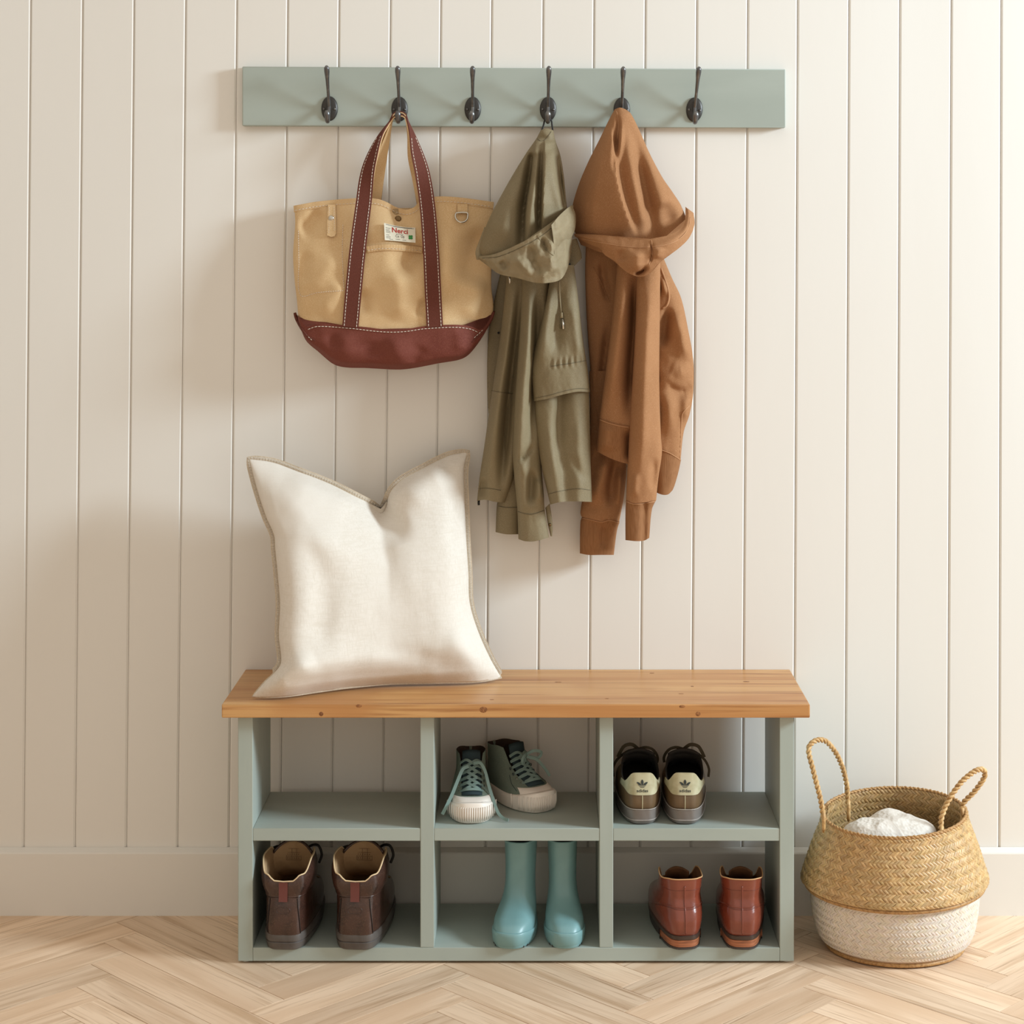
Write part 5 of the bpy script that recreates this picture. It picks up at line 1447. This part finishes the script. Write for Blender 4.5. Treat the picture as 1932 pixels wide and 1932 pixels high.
def weave(name, fn, z0, z1, rows, per, m, inward=False, seed=1, slant=1.0, lift=.0016, off=0.0, tint=(.78,1.12)):
    """rows of slanted strands, direction alternating row by row (twill braid)"""
    rg = random.Random(seed); V = []; Fc = []; C = []
    # rows follow the length of the profile
    zz = np.linspace(z0, z1, 200); rr = np.array([fn(z) for z in zz])
    s = np.r_[0, np.cumsum(np.hypot(np.diff(zz), np.diff(rr)))]
    edges = np.interp(np.linspace(0, s[-1], rows+1), s, zz)
    for i in range(rows):
        a, b = edges[i], edges[i+1]; mid = (a+b)/2
        ov = (b-a)*.16
        dth = 2*math.pi/per; dirn = 1 if i % 2 else -1
        for k in range(per):
            th = k*dth+(.25*dth if i % 2 else 0)+rg.uniform(-.06, .06)*dth
            sl = dirn*slant*dth*.5
            h = lift*rg.uniform(.8, 1.25); t = rg.uniform(*tint); tc = (t*rg.uniform(.97,1.03), t, t*rg.uniform(.9,1.03))
            n0 = len(V)
            for (zq, u, lf) in ((a-ov, -1, 0), (mid, 0, 1), (b+ov, 1, 0)):
                for (w_, l2) in ((-.47, 0), (0, 1), (.47, 0)):
                    g = off+(h*(.10+.75*lf)*(.15+.85*l2)-.0002)*(-1 if inward else 1)
                    zc = min(max(zq, z0), z1)
                    V.append(bp(th+sl*u+w_*dth, fn(zc)+g, zc))
            for q in range(2):
                for w_ in range(2):
                    i0 = n0+q*3+w_; fc = (i0, i0+1, i0+4, i0+3)
                    Fc.append(fc if not inward else fc[::-1])
            C += [tc]*9
    o = mk(name, V, Fc, m, basket)
    at = o.data.color_attributes.new('tint', 'FLOAT_COLOR', 'POINT')
    at.data.foreach_set('color', np.array([(c[0], c[1], c[2], 1) for c in C], dtype=np.float32).ravel())
    tag(o, kind='stuff')
    return o
tag(weave('upper_weave', ru, .124, .246, 17, 128, M_sea, seed=3, slant=1.5, lift=.0034), 'natural golden woven upper half')
tag(weave('lower_weave', rl, .014, .117, 15, 140, M_seaw, seed=4, slant=1.5, lift=.0026, tint=(.94,1.04)), 'whitewashed woven lower half')
weave('inner_weave', ru, .135, .246, 14, 110, M_sea, inward=True, seed=5, slant=1.5, lift=.003, off=-.0045, tint=(.7,1.0))
def rope_ring(name, r, z, rr, m):
    v, f = tube([bp(2*math.pi*k/80, r, z) for k in range(82)], rr, 8, cap=False); return mk(name, v, f, m, basket)
rope_ring('belly_binding', .1625, .1195, .0042, M_sea_d)
rope_ring('base_binding', .1235, .0062, .0046, M_sea_d)
# rim braid
def twist(path, rr, pitch, m, name, parent, strands=2, ph0=0.0):
    """rope of twisted strands along a path"""
    c = catmull([tuple(p) for p in path], 160); L = np.r_[0, np.cumsum(np.sqrt(((c[1:]-c[:-1])**2).sum(1)))]
    pts = [Vector(q) for q in c]; mb = MB()
    a = None; frames = []
    for i in range(len(pts)):
        t = (pts[min(i+1, len(pts)-1)]-pts[max(i-1, 0)]).normalized()
        if a is None: a = t.cross(Vector((0, 1, .2))).normalized()
        a = (a-t*a.dot(t)).normalized(); frames.append((a, t.cross(a)))
    for s_ in range(strands):
        hp = []
        for i in range(len(pts)):
            q = ph0+2*math.pi*(s_/strands+L[i]/pitch)
            hp.append(pts[i]+(frames[i][0]*math.cos(q)+frames[i][1]*math.sin(q))*rr)
        v, f = tube(hp, rr*1.05, 7); mb.add(v, f)
    return mb.build(name, m, parent, smooth=True)
twist([bp(2*math.pi*k/40, .1305, .2475) for k in range(41)], .0020, .016, M_sea_d, 'rim_braid', basket)
# handles: arches at the left and right of the rim
def handle(pts):
    o = twist(pts, .0026, .018, M_rope, 'handle', basket, 2)
    for e in (0, -1):
        q = Vector(pts[e])
        v, f = tube([q+Vector((0,-.003,.012)), q+Vector((0,-.0075,.0)), q+Vector((0,-.006,-.02)), q+Vector((0,-.002,-.028))], [.003,.0036,.0036,.002], 8); mk('lashing', v, f, M_rope, o)
YL0, YL1 = BY-.066, BY+.030
handle([P(1553,1540,YL0), P(1548,1508,YL0-.002), P(1534,1452,YL0+.006), P(1526,1412,YL0+.02), P(1540,1397,YL0+.036), P(1560,1400,YL0+.052), P(1583,1432,YL0+.072), P(1597,1478,YL1-.004), P(1600,1520,YL1)])
YR0, YR1 = BY-.088, BY-.018
handle([P(1776,1570,YR0), P(1776,1545,YR0-.001), P(1787,1515,YR0+.004), P(1812,1478,YR0+.014), P(1838,1456,YR0+.028), P(1855,1452,YR0+.044), P(1857,1466,YR0+.054), P(1838,1494,YR0+.062), P(1817,1516,YR1-.003), P(1814,1532,YR1)])

# cloth lying in the basket
throw = empty('muslin_throw', (BX-.02, BY, .2), label='folded cream muslin cloth tucked inside the seagrass basket', cat='cloth')
def throw_piece(name, cx, cy, rx, ry, z0, h, seed, rot=0.0):
    n, k_ = 26, 60; v = []
    for i in range(n):
        t = i/(n-1); rr = math.sin(t*math.pi/2)**.8
        for k in range(k_):
            a = 2*math.pi*k/k_
            x, y = rx*rr*math.cos(a), ry*rr*math.sin(a)
            x, y = x*math.cos(rot)-y*math.sin(rot), x*math.sin(rot)+y*math.cos(rot)
            z = z0+h*math.cos(t*math.pi/2)**.8
            nz = mnoise.fractal(Vector((x*16+seed, y*16, seed)), .8, 2.0, 3)*.009*(1.0-rr**4)
            fold = (.0055*math.sin((x*.35+y)*48+seed)+.003*math.sin((x-y*.7)*70+seed*2))*rr*(1-rr**3)
            v.append((cx+x, cy+y, z+nz+fold))
    f = grid_faces(n, k_, True); f.append(tuple((n-1)*k_+k for k in range(k_)))
    return fix_normals(mk(name, v, f, M_muslin, throw))
throw_piece('upper_fold', BX+.008, BY+.014, .074, .060, .196, .041, 1.3, .1)
throw_piece('lower_fold', BX-.046, BY-.036, .060, .042, .198, .047, 4.1, -.3)
